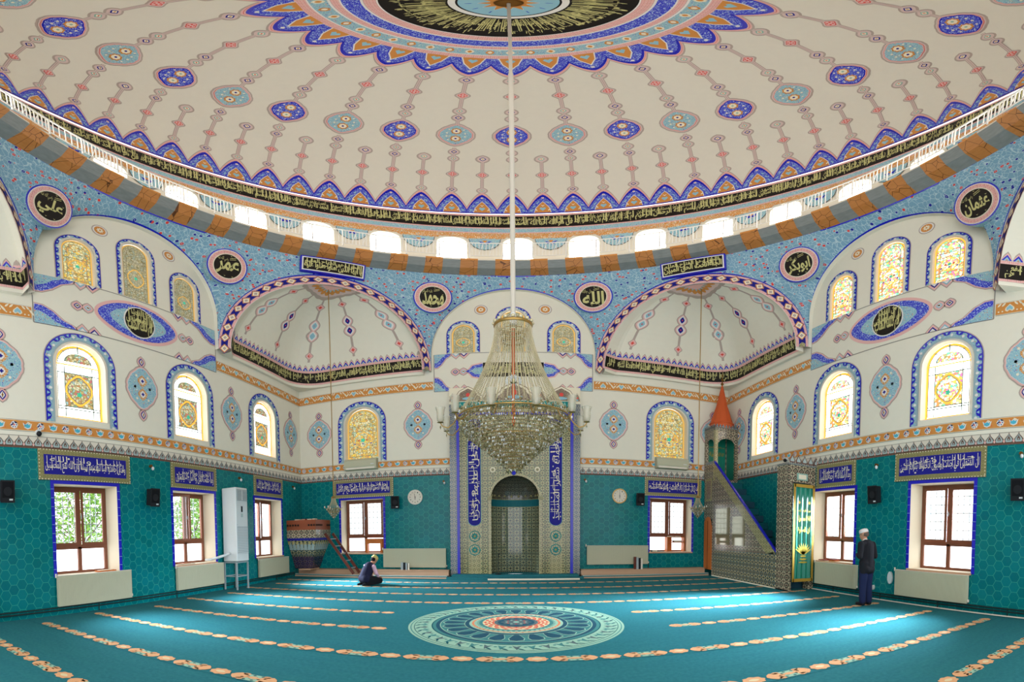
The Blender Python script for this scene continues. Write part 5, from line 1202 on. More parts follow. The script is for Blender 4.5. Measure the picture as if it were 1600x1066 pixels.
mb = MB(); mb.face([(X0 + .05, 13.68, 3.4), (7.42, 13.68, 3.4), (7.42, 13.68, 5.1), (X0 + .05, 13.68, 5.1)], 'greencloth'); mb.face([(7.42, 13.05, 3.4), (7.42, 13.68, 3.4), (7.42, 13.68, 5.1), (7.42, 13.05, 5.1)], 'greencloth')
gp = Plane((7.03, 13.67, 4.2), (1, 0, 0), (0, 0, 1), (0, -1, 0)); g = lambda x, y, o=0.: gp.pt(x, y, o)
script(mb, g, -.28, .38, .3, .46, 'بسم الله الرحمن الرحيم', 'goldthread', 1, .03); script(mb, g, -.3, .05, .3, .25, 'لا اله الا الله محمد رسول الله', 'goldthread', 1, .03); script(mb, g, -.1, -.5, .12, -.2, 'الله', 'goldthread', 1, .03); mb.build('green_hanging', mn)
cx_, cy_ = 7.03, 13.34
mb = MB(); mb.lathe((cx_, cy_, 5.18), [(.42, 0), (.42, .22), (.44, .24), (.44, .27), (.40, .30), (.2, .95), (.03, 1.75), (0, 1.8)], 'terracotta', 12); mb.build('cone_roof', mn)
mb = MB(); mb.lathe((cx_, cy_, 6.95), [(.02, 0), (.06, .06), (.02, .13), (.015, .18), (.05, .24), (.015, .3), (.01, .36), (.035, .4), (.01, .45), (.004, .62)], 'bronze', 10); mb.build('finial', mn, smooth=True)
# portal with curtain at the foot of the stairs
mb = MB(); mb.box((X0 - .02, 8.75, 0), (X0 + .13, 9.25, 3.3), 'minbartile'); mb.box((7.33, 8.75, 0), (7.49, 9.0, 3.3), 'minbartile'); mb.box((X0 + .13, 8.75, 2.85), (7.33, 9.0, 3.3), 'minbartile')
mb.box((X0 - .04, 8.72, 3.3), (7.49, 9.25, 3.36), 'bluegreytile'); po = mb.build('portal', mn)
mb = MB()
for k in range(5): x = X0 + .06 + k * .205; gpl = Plane((x, 8.715, 3.36), (1, 0, 0), (0, 0, 1), (0, -1, 0)); L = [(-.088, .0), (-.095, .07), (-.05, .13), (0, .235), (.05, .13), (.095, .07), (.088, .0)]; paint(mb, gpl.pt, L, 'darkleaf', 0); paint(mb, sloc(gpl.pt, 0, .03, .65), L, 'leafgrey', 1)
mb.build('cresting', po)
mb = MB(); mb.box((X0 + .25, 8.735, 2.92), (7.2, 8.75, 3.1), 'palegreen'); mb.box((X0 + .3, 8.73, 2.95), (7.15, 8.735, 3.07), 'creamline'); mb.build('name_tile', po)
mb = MB(); N = 40; cw0, cw1 = X0 + .1, 7.36
V = []; U = []
for z in (.24, 1.0, 1.9, 2.78):
    for k in range(N + 1):
        t = k / N; amp = .035 * (1 - (z - .24) / 3.2); V.append((cw0 + (cw1 - cw0) * t, 8.69 + amp * sin(t * 26), z)); U.append((t * .72, z))
mb.mesh(V, [(r * (N + 1) + k, r * (N + 1) + k + 1, (r + 1) * (N + 1) + k + 1, (r + 1) * (N + 1) + k) for r in range(3) for k in range(N)], 'greencloth', U); ct = mb.build('curtain', mn, smooth=True)
mb = MB()
for a, b, c, d in ((cw0 - .02, cw0 + .04, .24, 2.8), (cw1 - .04, cw1 + .02, .24, 2.8), (cw0, cw1, .24, .32), (cw0, cw1, 2.72, 2.8)): mb.box((a, 8.635, c), (b, 8.65, d), 'goldtrim')
gp2 = Plane(((cw0 + cw1) / 2, 8.64, 0), (1, 0, 0), (0, 0, 1), (0, -1, 0)); g = lambda x, y, o=0.: gp2.pt(x, y, o)
script(mb, g, -.22, 2.05, .22, 2.15, 'بسم الله الرحمن الرحيم', 'goldthread', 1, .03); script(mb, g, -.24, 1.8, .24, 1.98, 'لا اله الا الله محمد رسول الله', 'goldthread', 1, .03); script(mb, g, -.2, 1.5, .2, 1.68, 'ان الصلوة', 'goldthread', 1, .03)
for x in (-.17, .17): paint(mb, sloc(g, x, 2.32), flower(.05, 5, 20), 'goldthread', 1)
for k in range(9): a = -60 + 15 * k; paint(mb, sloc(g, 0, .95, 1, a), leaf(.05, .32, 5), 'goldthread', 1)
for k in range(4): paint(mb, sloc(g, 0, .75 + k * .08), ogee(.3 - k * .05, .05, 4), 'goldthread', 1)
mb.build('gold_trim', ct)
# ------------------------------------------------------------------ preacher's corner seat with ladder
ks = empty('preacher_seat', (-6.9, 13.2, .28), 'tapering tiled corner lectern seat with wooden top in the left corner', 'lectern')
A0 = [(-7.49, 12.62), (-6.42, 12.72), (-6.36, 13.76), (-7.49, 13.76)]; cB = (-7.05, 13.45)
def sect(k, z): return [Vector((cB[0] + (x - cB[0]) * k if x > -7.4 else -7.49, cB[1] + (y - cB[1]) * k if y < 13.7 else 13.76, z)) for x, y in A0]
def kband(z0, k0, z1, k1, mat, name):
    mb = MB(); a, b = sect(k0, z0), sect(k1, z1)
    for i in range(2): p, q, r, s_ = a[i], a[i + 1], b[i + 1], b[i]; L = (q - p).length; mb.face([p, q, r, s_], mat, [(i * 2, z0), (i * 2 + L, z0), (i * 2 + L, z1), (i * 2, z1)])
    return mb
for z0, k0, z1, k1, mat, nm in ((1.64, 1, 1.98, 1, 'wood', 'wooden_parapet'), (1.36, 1, 1.64, 1, 'minbartile', 'tile_band'), (1.28, .97, 1.36, 1, 'navy', 'blue_band'), (.72, .62, 1.28, .97, 'minbarlow', 'tapered_body'), (.28, .36, .72, .62, 'purpletile', 'purple_tile_base')):
    mb = kband(z0, k0, z1, k1, mat, nm)
    if nm == 'wooden_parapet':
        t = sect(1, 1.98); mb.face(t, 'darkwood'); a = sect(1, 1.8)
        for i in range(2):
            for k in range(11):
                p = a[i].lerp(a[i + 1], (k + .5) / 11); 
                if 4 < k < 8: continue
                mb.box((p.x - .025, p.y - .03, p.z - .03), (p.x + .025, p.y + .0, p.z + .03), 'black')
    if nm == 'tapered_body':
        a, b = sect(.77, .95), sect(.97, 1.28)
        for i in range(2):
            for k in range(7):
                t = (k + .5) / 7; p = a[i].lerp(a[i + 1], t); q = b[i].lerp(b[i + 1], t); d = (a[i + 1] - a[i]).normalized(); n_ = d.cross((q - p).normalized()); n_ = n_ if n_.y < 0 or n_.x > .5 else -n_
                mb.face([p - d * .06 + n_ * .006, p + d * .06 + n_ * .006, q.lerp(p, .35) + d * .05 + n_ * .006, q.lerp(p, .1) + n_ * .006, q.lerp(p, .35) - d * .05 + n_ * .006], 'leafgrey')
                mb.face([q - d * .045 + n_ * .008 - Vector((0, 0, .13)), q + d * .045 + n_ * .008 - Vector((0, 0, .13)), q + d * .03 + n_ * .008 - Vector((0, 0, .02)), q - d * .03 + n_ * .008 - Vector((0, 0, .02))], 'olive')
    mb.build(nm, ks)
mb = MB(); mb.box((-7.2, 12.9, .25), (-6.75, 13.6, .29), 'stone'); mb.build('foot', ks)
for i, (x, w, cl) in enumerate(((-7.15, .16, 'bookpaper'), (-6.9, .14, 'bookred'), (-6.68, .16, 'bookpaper'), (-6.52, .1, 'bookpaper'))):
    mb = MB(); mb.box((x - w / 2, 12.74 + .01 * i, 1.982), (x + w / 2, 12.95, 2.012 + .008 * (i % 2)), cl); mb.box((x - w / 2 + .005, 12.735 + .01 * i, 1.986), (x + w / 2 - .005, 12.94, 2.006), 'bookpaper')
    tag(mb.build('book'), ('pale book lying at the left end of the corner seat top', 'dark red book on the corner seat top', 'pale book right of the dark red one on the corner seat', 'small pale book at the right end of the corner seat top')[i], 'book', 'books on the corner seat')
lad = empty('wooden_ladder', (-5.8, 13.2, 0), 'brown wooden ladder leaning against the tiled corner seat', 'ladder')
A1, A2 = Vector((-6.22, 13.02, 1.5)), Vector((-5.2, 13.02, .145)); B1, B2 = A1 + Vector((.15, .3, 0)), A2 + Vector((.1, .28, .01))
for a, b in ((A1, A2), (B1, B2)): mb = MB(); d = (b - a).normalized(); up = Vector((0, 1, 0)); s_ = d.cross(up).normalized() * .045; w = up * .02; mb.mesh([a - s_ - w, a + s_ - w, a + s_ + w, a - s_ + w, b - s_ - w, b + s_ - w, b + s_ + w, b - s_ + w], [(0, 1, 2, 3), (4, 5, 6, 7), (0, 1, 5, 4), (1, 2, 6, 5), (2, 3, 7, 6), (3, 0, 4, 7)], 'darkwood'); mb.build('rail', lad)
for k in range(5): t = .14 + k * .18; mb = MB(); mb.cyl(A1.lerp(A2, t), B1.lerp(B2, t), .016, 'steel'); mb.build('rung', lad)
# ------------------------------------------------------------------ radiators, pipes
def radiator(sf, u0, u1, z0, z1, label, group='white panel radiators', gz=.19):
    root = empty('radiator', tuple(sf.pt((u0 + u1) / 2, z0, .08)), label, 'radiator', group); f = lambda u, v, o: sf.pt(u, v, o)
    def bx_(mb, a, b, c, d, o0, o1, mat):
        P = [f(a, c, o1), f(b, c, o1), f(b, d, o1), f(a, d, o1)]; Q = [f(a, c, o0), f(b, c, o0), f(b, d, o0), f(a, d, o0)]
        mb.face(P, mat); mb.face(Q, mat); [mb.face([P[i], P[(i + 1) % 4], Q[(i + 1) % 4], Q[i]], mat) for i in range(4)]
    mb = MB(); bx_(mb, u0, u1, z0, z1, .04, .115, 'radiator'); n = int((u1 - u0) / .034)
    for k in range(n): u = u0 + .02 + (u1 - u0 - .04) * (k + .5) / n; bx_(mb, u - .009, u + .009, z0 + .03, z1 - .03, .115, .121, 'radiator')
    mb.build('panel', root)
    mb = MB(); bx_(mb, u0, u1, z1, z1 + .008, .03, .125, 'cream'); mb.build('top_grille', root)
    mb = MB(); mb.cyl(f(u0 - .03, z1 - .03, .08), f(u0 - .03, z1 + .05, .08), .018, 'cream'); mb.cyl(f(u0 - .03, z1 - .01, .08), f(u0 + .01, z1 - .01, .08), .012, 'steel'); mb.build('valve', root)
    mb = MB(); mb.cyl(f(u1 + .02, z0 + .05, .08), f(u1 + .02, gz if z0 < .3 else .255, .08), .012, 'darkpipe'); mb.cyl(f(u1 - .02, z0 + .05, .08), f(u1 + .02, z0 + .05, .08), .012, 'steel'); mb.cyl(f(u1 + .02, z0 + .03, .08), f(u1 + .02, z0 + .08, .08), .02, 'cream'); mb.build('drain_pipe', root)
    return root
radiator(WL, 3.96, 5.80, .19, .80, 'ribbed white radiator under the left wall window nearest the viewer')
radiator(WL, 7.24, 9.02, .19, .76, 'white radiator under the left wall window with the open casement')
radiator(WL, 10.78, 12.55, .19, .74, 'white radiator on the left wall just before the corner seat')
radiator(WR, -5.85, -4.02, .19, .75, 'ribbed white radiator under the right wall window nearest the viewer')
radiator(WR, -8.58, -7.05, .19, .76, 'white radiator on the right wall behind the standing man')
radiator(WB, -4.36, -2.22, .32, .94, 'wide cream radiator on the back wall left of the niche')
radiator(WB, 2.38, 4.48, .40, 1.02, 'wide cream radiator on the back wall right of the niche')
for nm, sf, a, b in (('left', WL, -.8, 13.0), ('right', WR, -8.7, .8)):
    root = empty('heating_pipe', tuple(sf.pt((a + b) / 2, .1, .05)), 'dark heating pipes along the foot of the %s wall' % nm, 'pipe', 'heating pipes along the walls')
    for z in (.16, .105): mb = MB(); mb.cyl(sf.pt(a, z, .045), sf.pt(b, z, .045), .017, 'darkpipe'); mb.build('pipe', root)
    for k in range(6): u = a + (b - a) * (k + .5) / 6; mb = MB(); mb.cyl(sf.pt(u, .0, .045), sf.pt(u, .18, .045), .012, 'darkpipe'); mb.build('bracket', root)
mb = MB(); mb.box((7.42, -.8, .012), (7.47, 8.7, .03), 'cream'); structure(mb, 'baseboard_right')
for u, z, nm in ((-6.05, .55, 'meter_box'), (-6.55, .28, 'valve')):
    mb = MB(); s_ = .1 if z > .5 else .04
    P = [WR.pt(u + s_ * .7 * cos(t) , z + s_ * 1.4 * sin(t), .05) for t in [2 * pi * k / 14 for k in range(14)]]; Q = [p + Vector((.044, 0, 0)) for p in P]; mb.mesh(P + Q, [tuple(range(14)), tuple(range(14, 28))] + [(k, (k + 1) % 14, (k + 1) % 14 + 14, k + 14) for k in range(14)], 'plastic')
    mb.build(nm, root)
# ------------------------------------------------------------------ speakers, clocks, small lamps, cameras
def speaker(sf, u, z, label, tilt=-10, turn=0):
    o = sf.pt(u, z, 0); root = empty('wall_speaker', tuple(o), label, 'speaker', 'black wall speakers')
    c, s = cos(R(tilt)), sin(R(tilt)); f = lambda x, y, d: sf.pt(u + x, z + y * c + d * s * .8, .07 + d * c - y * s * .5)
    mb = MB(); P = [f(-.13, -.2, .2), f(.13, -.2, .2), f(.13, .2, .2), f(-.13, .2, .2)]; Q = [f(-.1, -.19, 0), f(.1, -.19, 0), f(.1, .19, 0), f(-.1, .19, 0)]
    mb.face(P, 'speaker'); mb.face(Q, 'speaker'); [mb.face([P[i], P[(i + 1) % 4], Q[(i + 1) % 4], Q[i]], 'speaker') for i in range(4)]; mb.build('cabinet', root, bevel=.012)
    mb = MB(); mb.face([f(-.11, -.12, .206), f(.11, -.12, .206), f(.11, .18, .206), f(-.11, .18, .206)], 'blackcloth')
    mb.mesh([f(.085 * cos(2 * pi * k / 16), .0 + .085 * sin(2 * pi * k / 16), .209) for k in range(16)], [tuple(range(16))], 'speaker'); mb.build('grille', root)
    mb = MB(); mb.face([f(.03, -.17, .204), (f(.1, -.17, .204)), f(.1, -.14, .204), f(.03, -.14, .204)], 'plastic'); mb.build('name_plate', root)
    mb = MB(); mb.cyl(sf.pt(u, z, 0), f(0, 0, .02), .03, 'speaker'); mb.build('bracket', root)
for sf, u, z, lb, in ((WL, 2.9, 2.48, 'black wall speaker at the left edge, half out of view'), (WL, 6.45, 2.45, 'black wall speaker between the two nearer left wall windows'), (WB, -3.88, 2.52, 'black speaker beside the clock left of the niche'), (WB, 4.15, 2.6, 'black speaker beside the clock right of the niche'), (WR, -6.46, 2.46, 'black wall speaker on the right wall above the standing man'), (WR, -2.95, 2.46, 'black wall speaker at the right edge, half out of view')): speaker(sf, u, z, lb)
def clock(x, z, label, h, m_):
    root = empty('wall_clock', (x, 13.75, z), label, 'clock', 'round wall clocks beside the niche'); pl = Plane((x, 13.72, z), (1, 0, 0), (0, 0, 1), (0, -1, 0))
    mb = MB(); mb.cyl((x, 13.765, z), (x, 13.715, z), .25, 'plastic', n=32); 
    A = circ(.25, 32); B = circ(.215, 32); strip(mb, lambda a, b, o=0.: pl.pt(a, b, o + .012), A, B, 'gilt' if x > 0 else 'cream', 2, True); mb.build('case', root)
    mb = MB(); paint(mb, pl.pt, circ(.215, 32), 'cream', 3)
    for k in range(12):
        a = R(90 - 30 * (k + 1)); script(mb, sloc(pl.pt, .172 * cos(a), .172 * sin(a)), -.016, -.02, .016, .02, str(k + 1), 'black', 4, .02, raw=True)
    mb.build('dial', root)
    for nm, a, L, w in (('hour_hand', 90 - 30 * (h + m_ / 60), .09, .014), ('minute_hand', 90 - 6 * m_, .14, .009)):
        mb = MB(); q = sloc(pl.pt, 0, 0, 1, a - 90); paint(mb, q, [(-w, -.02), (w, -.02), (w * .4, L), (-w * .4, L)], 'black', 6); mb.build(nm, root)
clock(-3.24, 2.66, 'round white clock on the tiles left of the niche', 5, 58)
clock(3.48, 2.68, 'round white clock on the tiles right of the niche', 6, 0)
def lamp(sf, u, z, label):
    root = empty('bulb_lamp', tuple(sf.pt(u, z, 0)), label, 'lamp', 'small bulb holders high on the tiles')
    mb = MB(); mb.cyl(sf.pt(u, z, 0), sf.pt(u, z, .06), .035, 'bronze'); mb.build('holder', root)
    mb = MB(); mb.ball(sf.pt(u + .03, z - .06, .07), .035, 'plastic', 10, 6, (1, 1, 1.3)); mb.build('bulb', root, smooth=True)
for sf, u, z, lb in ((WL, 6.55, 3.2, 'bulb holder between the two nearer left wall windows'), (WL, 9.96, 3.2, 'bulb holder above the floor air conditioner'), (WL, 13.1, 3.2, 'bulb holder on the left wall near the corner'), (WB, -2.28, 3.16, 'bulb holder just left of the niche'), (WB, 2.32, 3.2, 'bulb holder just right of the niche'), (WR, -6.56, 3.17, 'bulb holder on the right wall above a speaker'), (WR, -3.0, 3.17, 'bulb holder at the right edge above a speaker')): lamp(sf, u, z, lb)
for sf, u, z, lb in ((WL, 3.68, 3.66, 'small dome camera on the left wall above the wide blue panel'), (WR, -10.05, 3.68, 'small camera on the right wall above the staircase')):
    root = empty('security_camera', tuple(sf.pt(u, z, 0)), lb, 'camera'); mb = MB(); mb.cyl(sf.pt(u, z + .05, .0), sf.pt(u, z + .05, .08), .05, 'plastic'); mb.build('mount', root)
    mb = MB(); mb.ball(sf.pt(u, z, .09), .055, 'speaker', 12, 8); mb.build('lens_dome', root, smooth=True)
for x, lb in ((-5.1, 'beige split air conditioner under the arched window left of the niche'), (5.3, 'beige split air conditioner under the arched window beside the pulpit')):
    root = empty('wall_air_conditioner', (x, 13.7, 3.7), lb, 'air conditioner', 'split air conditioners on the back wall')
    mb = MB(); prof = [(13.765, 3.68), (13.56, 3.7), (13.52, 3.8), (13.53, 4.0), (13.6, 4.07), (13.765, 4.08)]
    V = [(x + s * .58, y, z) for s in (-1, 1) for y, z in prof]; n = len(prof); mb.mesh(V, [(k, k + 1, k + 1 + n, k + n) for k in range(n - 1)] + [tuple(range(n)), tuple(range(n, 2 * n))], 'radiator'); mb.build('body', root)
    mb = MB(); mb.box((x - .52, 13.535, 3.70), (x + .52, 13.555, 3.77), 'cream'); mb.box((x - .52, 13.53, 3.775), (x + .52, 13.54, 3.785), 'speaker'); mb.build('louvre', root)
    mb = MB(); mb.box((x + .38, 13.515, 3.84), (x + .5, 13.522, 3.87), 'plastic'); mb.build('display', root)
# ------------------------------------------------------------------ floor-standing air conditioner on its stand
ac = empty('floor_air_conditioner', (-7.15, 9.32, .78), 'tall white cabinet air conditioner raised on a steel stand by the left wall', 'air conditioner')
mb = MB(); mb.box((-7.44, 9.08, .79), (-6.96, 9.62, 2.82), 'plastic'); mb.build('cabinet', ac, bevel=.025)
mb = MB(); mb.box((-6.965, 9.12, 2.45), (-6.95, 9.58, 2.76), 'steel')
for k in range(7): mb.box((-6.955, 9.13, 2.475 + k * .04), (-6.93, 9.57, 2.485 + k * .04), 'plastic')
mb.box((-6.955, 9.34, 2.46), (-6.93, 9.36, 2.75), 'plastic'); mb.build('outlet_grille', ac)
mb = MB(); mb.box((-6.965, 9.11, 1.0), (-6.955, 9.59, 1.74), 'steel')
for k in range(16): mb.box((-6.958, 9.12, 1.01 + k * .045), (-6.94, 9.58, 1.033 + k * .045), 'plastic')
mb.build('intake_grille', ac)
mb = MB(); mb.box((-6.962, 9.31, 2.14), (-6.95, 9.37, 2.3), 'screen'); mb.box((-6.962, 9.3, 2.0), (-6.95, 9.38, 2.1), 'leafgrey'); mb.build('control_panel', ac)
for y in (9.12, 9.6): mb = MB(); mb.box((-6.962, y - .015, 1.78), (-6.95, y + .0, 1.8), 'steel'); mb.build('clip', ac)
st = empty('steel_stand', (-7.2, 9.35, 0), 'grey steel frame stand under the floor air conditioner', 'stand')
for x in (-7.42, -7.0):
    for y in (9.1, 9.6): mb = MB(); mb.box((x - .018, y - .018, .012), (x + .018, y + .018, .77), 'steel'); mb.build('leg', st)
for a, b in (((-7.42, 9.1), (-7.0, 9.1)), ((-7.0, 9.1), (-7.0, 9.6)), ((-7.42, 9.6), (-7.0, 9.6)), ((-7.42, 9.1), (-7.42, 9.6))):
    for z in (.76, .38): mb = MB(); mb.cyl((*a, z), (*b, z), .015, 'steel', n=6); mb.build('crossbar', st)
mb = MB(); pts = [Vector((-7.2, 9.08, 1.02)), Vector((-7.24, 8.95, .98)), Vector((-7.32, 8.75, .93)), Vector((-7.44, 8.6, .88)), Vector((-7.6, 8.5, .86))]; mb.tube(pts, .035, 'plastic', 10); tag(mb.build('drain_hose', smooth=True), 'white hose from the floor air conditioner to the window sill', 'hose')
# ------------------------------------------------------------------ hanging lamps
def strand(mb, p, q, n, r, mat, sag=0.):
    for k in range(n): t = (k + .5) / n; c = Vector(p).lerp(Vector(q), t); c.z -= sag * sin(pi * t); mb.octa(c, r, r * 1.15, mat)
ch = empty('crystal_chandelier', (0, CY, 3.2), 'huge crystal chandelier with bead strands and glass cups hanging from the dome', 'chandelier')
mb = MB(); mb.cyl((0, CY, 13.4), (0, CY, 20.7), .026, 'rodgrey', n=8); mb.build('suspension_cable', ch)
mb = MB(); mb.cyl((0, CY, 4.98), (0, CY, 13.5), .038, 'rodgrey', n=10); mb.cyl((0, CY, 4.86), (0, CY, 5.15), .07, 'plastic', .03, 12); mb.build('tube', ch)
mb = MB(); mb.lathe((0, CY, 4.82), [(.27, 0), (.29, .02), (.29, .05), (.26, .06)], 'gilt', 32)
for k in range(16): a = 2 * pi * k / 16; mb.ball((.28 * cos(a), CY + .28 * sin(a), 4.9), .035, 'bead', 8, 5)
mb.build('crown_ring', ch, smooth=True)
mb = MB()
for k in range(64):
    a = 2 * pi * k / 64; p0 = Vector((.27 * cos(a), CY + .27 * sin(a), 4.82)); p1 = Vector((.80 * cos(a), CY + .80 * sin(a), 3.3)); n = 62
    for j in range(n):
        t = (j + .5) / n; r = .27 + .53 * t ** 1.7; z = 4.82 - 1.52 * t; mb.octa((r * cos(a), CY + r * sin(a), z), .011, .014, 'bead')
tag(mb.build('bead_strands', ch), kind='stuff')
mb = MB()
for k in range(14):
    a = 2 * pi * k / 14
    for j in range(8): t = j / 7; mb.octa((.2 * (1 - t * .2) * cos(a), CY + .2 * (1 - t * .2) * sin(a), 4.8 - .26 * t), .014, .02, 'crystal')
for j in range(3): mb.lathe((0, CY, 4.55 + j * .1), [(.17, 0), (.18, .012), (.17, .02)], 'gilt', 20)
tag(mb.build('inner_crown_drops', ch), kind='stuff')
mb = MB(); mb.cyl((0, CY, 3.1), (0, CY, 4.8), .022, 'terracotta', n=8)
for k in range(10): a = 2 * pi * k / 10; mb.tube([Vector((0, CY, 3.85)), Vector((.07 * cos(a), CY + .07 * sin(a), 3.93)), Vector((.12 * cos(a), CY + .12 * sin(a), 3.86)), Vector((.1 * cos(a), CY + .1 * sin(a), 3.8))], .007, 'plastic', 5)
mb.ball((0, CY, 3.84), .05, 'crystal', 10, 6); mb.build('centre_stem', ch)
mb = MB(); mb.lathe((0, CY, 3.2), [(.84, 0), (.848, .01), (.848, .022), (.84, .03), (.832, .022), (.832, .01), (.84, 0)], 'gilt', 48)
for k in range(56): a = 2 * pi * k / 56; mb.octa((.85 * cos(a), CY + .85 * sin(a), 3.25 + .03 * (k % 2)), .022, .035, 'crystal')
mb.build('main_ring', ch, smooth=False)
prof = [(.81, 3.19), (.815, 3.14), (.80, 3.09), (.765, 3.045), (.73, 3.0), (.69, 2.955), (.645, 2.915), (.60, 2.875), (.55, 2.835), (.50, 2.795), (.45, 2.755), (.40, 2.71), (.35, 2.665), (.30, 2.62), (.25, 2.57), (.20, 2.52), (.15, 2.47), (.11, 2.42)]
for i, (r, z) in enumerate(prof):
    mb = MB(); mb.lathe((0, CY, z), [(r, 0), (r + .006, .006), (r, .012)], 'gilt', 40); n = max(12, int(2 * pi * r / .03))
    for k in range(n):
        a = 2 * pi * (k + .5 * (i % 2)) / n; mb.octa((r * cos(a), CY + r * sin(a), z - .02), .0115, .026, 'crystal'); 
    for k in range(n): a = 2 * pi * (k + .5) / n; mb.octa((r * cos(a), CY + r * sin(a), z + .008), .009, .009, 'crystal')
    mb.build('crystal_tier', ch)
mb = MB(); mb.ball((0, CY, 2.36), .035, 'bluetile', 10, 6); mb.lathe((0, CY, 2.38), [(.1, .03), (.11, .015), (.05, 0)], 'crystal', 20)
for k in range(10): a = 2 * pi * k / 10; mb.octa((.1 * cos(a), CY + .1 * sin(a), 2.38), .014, .03, 'crystal')
mb.build('bottom_drop', ch)
for k in range(12):
    a = 2 * pi * (k + .5) / 12 - pi / 2; q = lambda r, z: Vector((r * cos(a), CY + r * sin(a), z))
    mb = MB(); mb.tube([q(.84, 3.2), q(.9, 3.1), q(.98, 3.03), q(1.06, 3.05), q(1.09, 3.1)], .009, 'gilt', 6); mb.lathe(q(1.09, 3.1), [(.012, 0), (.05, .012), (.03, .02)], 'gilt', 12); mb.octa(q(1.0, 2.97), .014, .03, 'crystal'); mb.octa(q(1.09, 3.04), .012, .04, 'crystal'); arm = mb.build('arm', ch)
    mb = MB(); mb.lathe(q(1.09, 3.12), [(.03, 0), (.05, .02), (.058, .07), (.055, .14), (.066, .2), (.078, .23)], 'lampglass', 14); mb.build('glass_cup', arm, smooth=True)
    mb = MB(); mb.cyl(q(1.09, 3.12), q(1.09, 3.19), .016, 'cream', .012, 8); mb.build('candle_bulb', arm)
def small_chand(x, y, zc, ztop, label):
    root = empty('small_chandelier', (x, y, zc), label, 'chandelier', 'small crystal chandeliers on long cables in the corners')
    mb = MB(); mb.cyl((x, y, zc + .34), (x, y, ztop + .3), .014, 'gilt', n=6); mb.build('cable', root)
    mb = MB(); mb.lathe((x, y, zc + .28), [(.06, 0), (.075, .02), (.05, .05), (.012, .07)], 'gilt', 14); mb.build('crown', root)
    mb = MB()
    for k in range(20):
        a = 2 * pi * k / 20
        for j in range(12): t = (j + .5) / 12; r = .06 + .15 * t ** 2; mb.octa((x + r * cos(a), y + r * sin(a), zc + .28 - .32 * t), .010, .014, 'bead')
    tag(mb.build('bead_strands', root), kind='stuff')
    mb = MB()
    for j, (r, z) in enumerate(((.21, -.04), (.17, -.1), (.13, -.15), (.09, -.2), (.05, -.25))):
        mb.lathe((x, y, zc + z), [(r, 0), (r + .005, .005), (r, .01)], 'gilt', 20); n = int(2 * pi * r / .045) + 4
        for k in range(n): a = 2 * pi * k / n; mb.octa((x + r * cos(a), y + r * sin(a), zc + z - .02), .012, .03, 'crystal')
    mb.octa((x, y, zc - .3), .02, .05, 'crystal'); mb.build('crystal_basket', root)
    for k in range(6): a = 2 * pi * k / 6 + .3; mb = MB(); mb.cyl((x + .2 * cos(a), y + .2 * sin(a), zc - .03), (x + .27 * cos(a), y + .27 * sin(a), zc), .006, 'gilt', n=5); mb.cyl((x + .27 * cos(a), y + .27 * sin(a), zc), (x + .27 * cos(a), y + .27 * sin(a), zc + .05), .014, 'cream', n=6); mb.build('candle_arm', root)
small_chand(-5.19, 11.5, 2.26, 9.55, 'small crystal chandelier on a gold cable in the left corner')
small_chand(5.31, 11.5, 2.24, 9.6, 'small crystal chandelier on a gold cable before the pulpit')
# ------------------------------------------------------------------ things on sills, wooden boxes
rt = empty('wooden_lectern', (-4.75, 13.95, .8), 'small orange wooden lectern on the window sill left of the niche', 'lectern')
mb = MB(); mb.box((-5.06, 13.84, 1.12), (-4.46, 14.04, 1.29), 'orangewood'); mb.build('top_board', rt)
for x in (-5.04, -4.50): mb = MB(); mb.box((x - .03, 13.85, .805), (x + .05, 14.03, 1.12), 'orangewood'); mb.build('leg', rt)
rt = empty('book_stand', (5.55, 13.95, .8), 'open wooden book rack on the window sill beside the pulpit', 'bookstand')
for x in (5.25, 5.88): mb = MB(); mb.box((x - .015, 13.84, .805), (x + .015, 14.1, 1.3), 'orangewood'); mb.build('side_board', rt)
for z in (1.12, 1.3): mb = MB(); mb.box((5.24, 13.84, z), (5.89, 14.1, z + .02), 'orangewood'); mb.build('shelf', rt)
mb = MB(); mb.box((5.26, 14.09, .81), (5.5, 14.1, 1.3), 'orangewood'); mb.build('back_board', rt)
for i, (a, b, z, cl) in enumerate(((5.3, 5.5, 1.322, 'bookpaper'), (5.55, 5.75, 1.322, 'bookpaper'), (5.5, 5.82, 1.142, 'bookred'), (5.48, 5.8, 1.172, 'radiator'))):
    mb = MB(); mb.box((a, 13.86, z), (b, 14.04, z + .028), cl); mb.box((a + .008, 13.855, z + .005), (b - .008, 14.0, z + .023), 'bookpaper'); tag(mb.build('book'), ('pale book on the left half of the book rack top', 'pale book on the right half of the book rack top', 'red book lying on the lower shelf of the book rack', 'grey book lying above the red one in the book rack')[i], 'book', 'books in the rack beside the pulpit')
for i, (x, y, lb) in enumerate(((4.78, 13.9, 'dark stack of booklets at the left of the sill beside the pulpit'), (5.0, 13.92, 'flat dark booklet on the sill beside the book rack'))):
    mb = MB(); mb.box((x - .1, y - .06, .805), (x + .1, y + .08, .86 - .03 * i), 'carpetgrey'); mb.box((x - .09, y - .065, .81), (x + .09, y, .85 - .03 * i), 'bookpaper'); tag(mb.build('booklet'), lb, 'book')
for i, (y, dz) in enumerate(((8.45, 0), (8.05, 0), (8.1, .026))):
    mb = MB(); x = 7.6; mb.box((x - .09, y - .12, .805 + dz), (x + .1, y + .12, .828 + dz), 'bookred' if i != 1 else 'orangewood'); mb.box((x - .085, y - .115, .808 + dz), (x + .095, y + .125, .824 + dz), 'bookpaper'); 
    tag(mb.build('book'), ('red book farthest left on the right wall sill behind the curtain', 'brown book lying low on the right wall sill', 'red book lying on top of the brown one on the right sill')[i], 'book', 'books on the right wall sill')
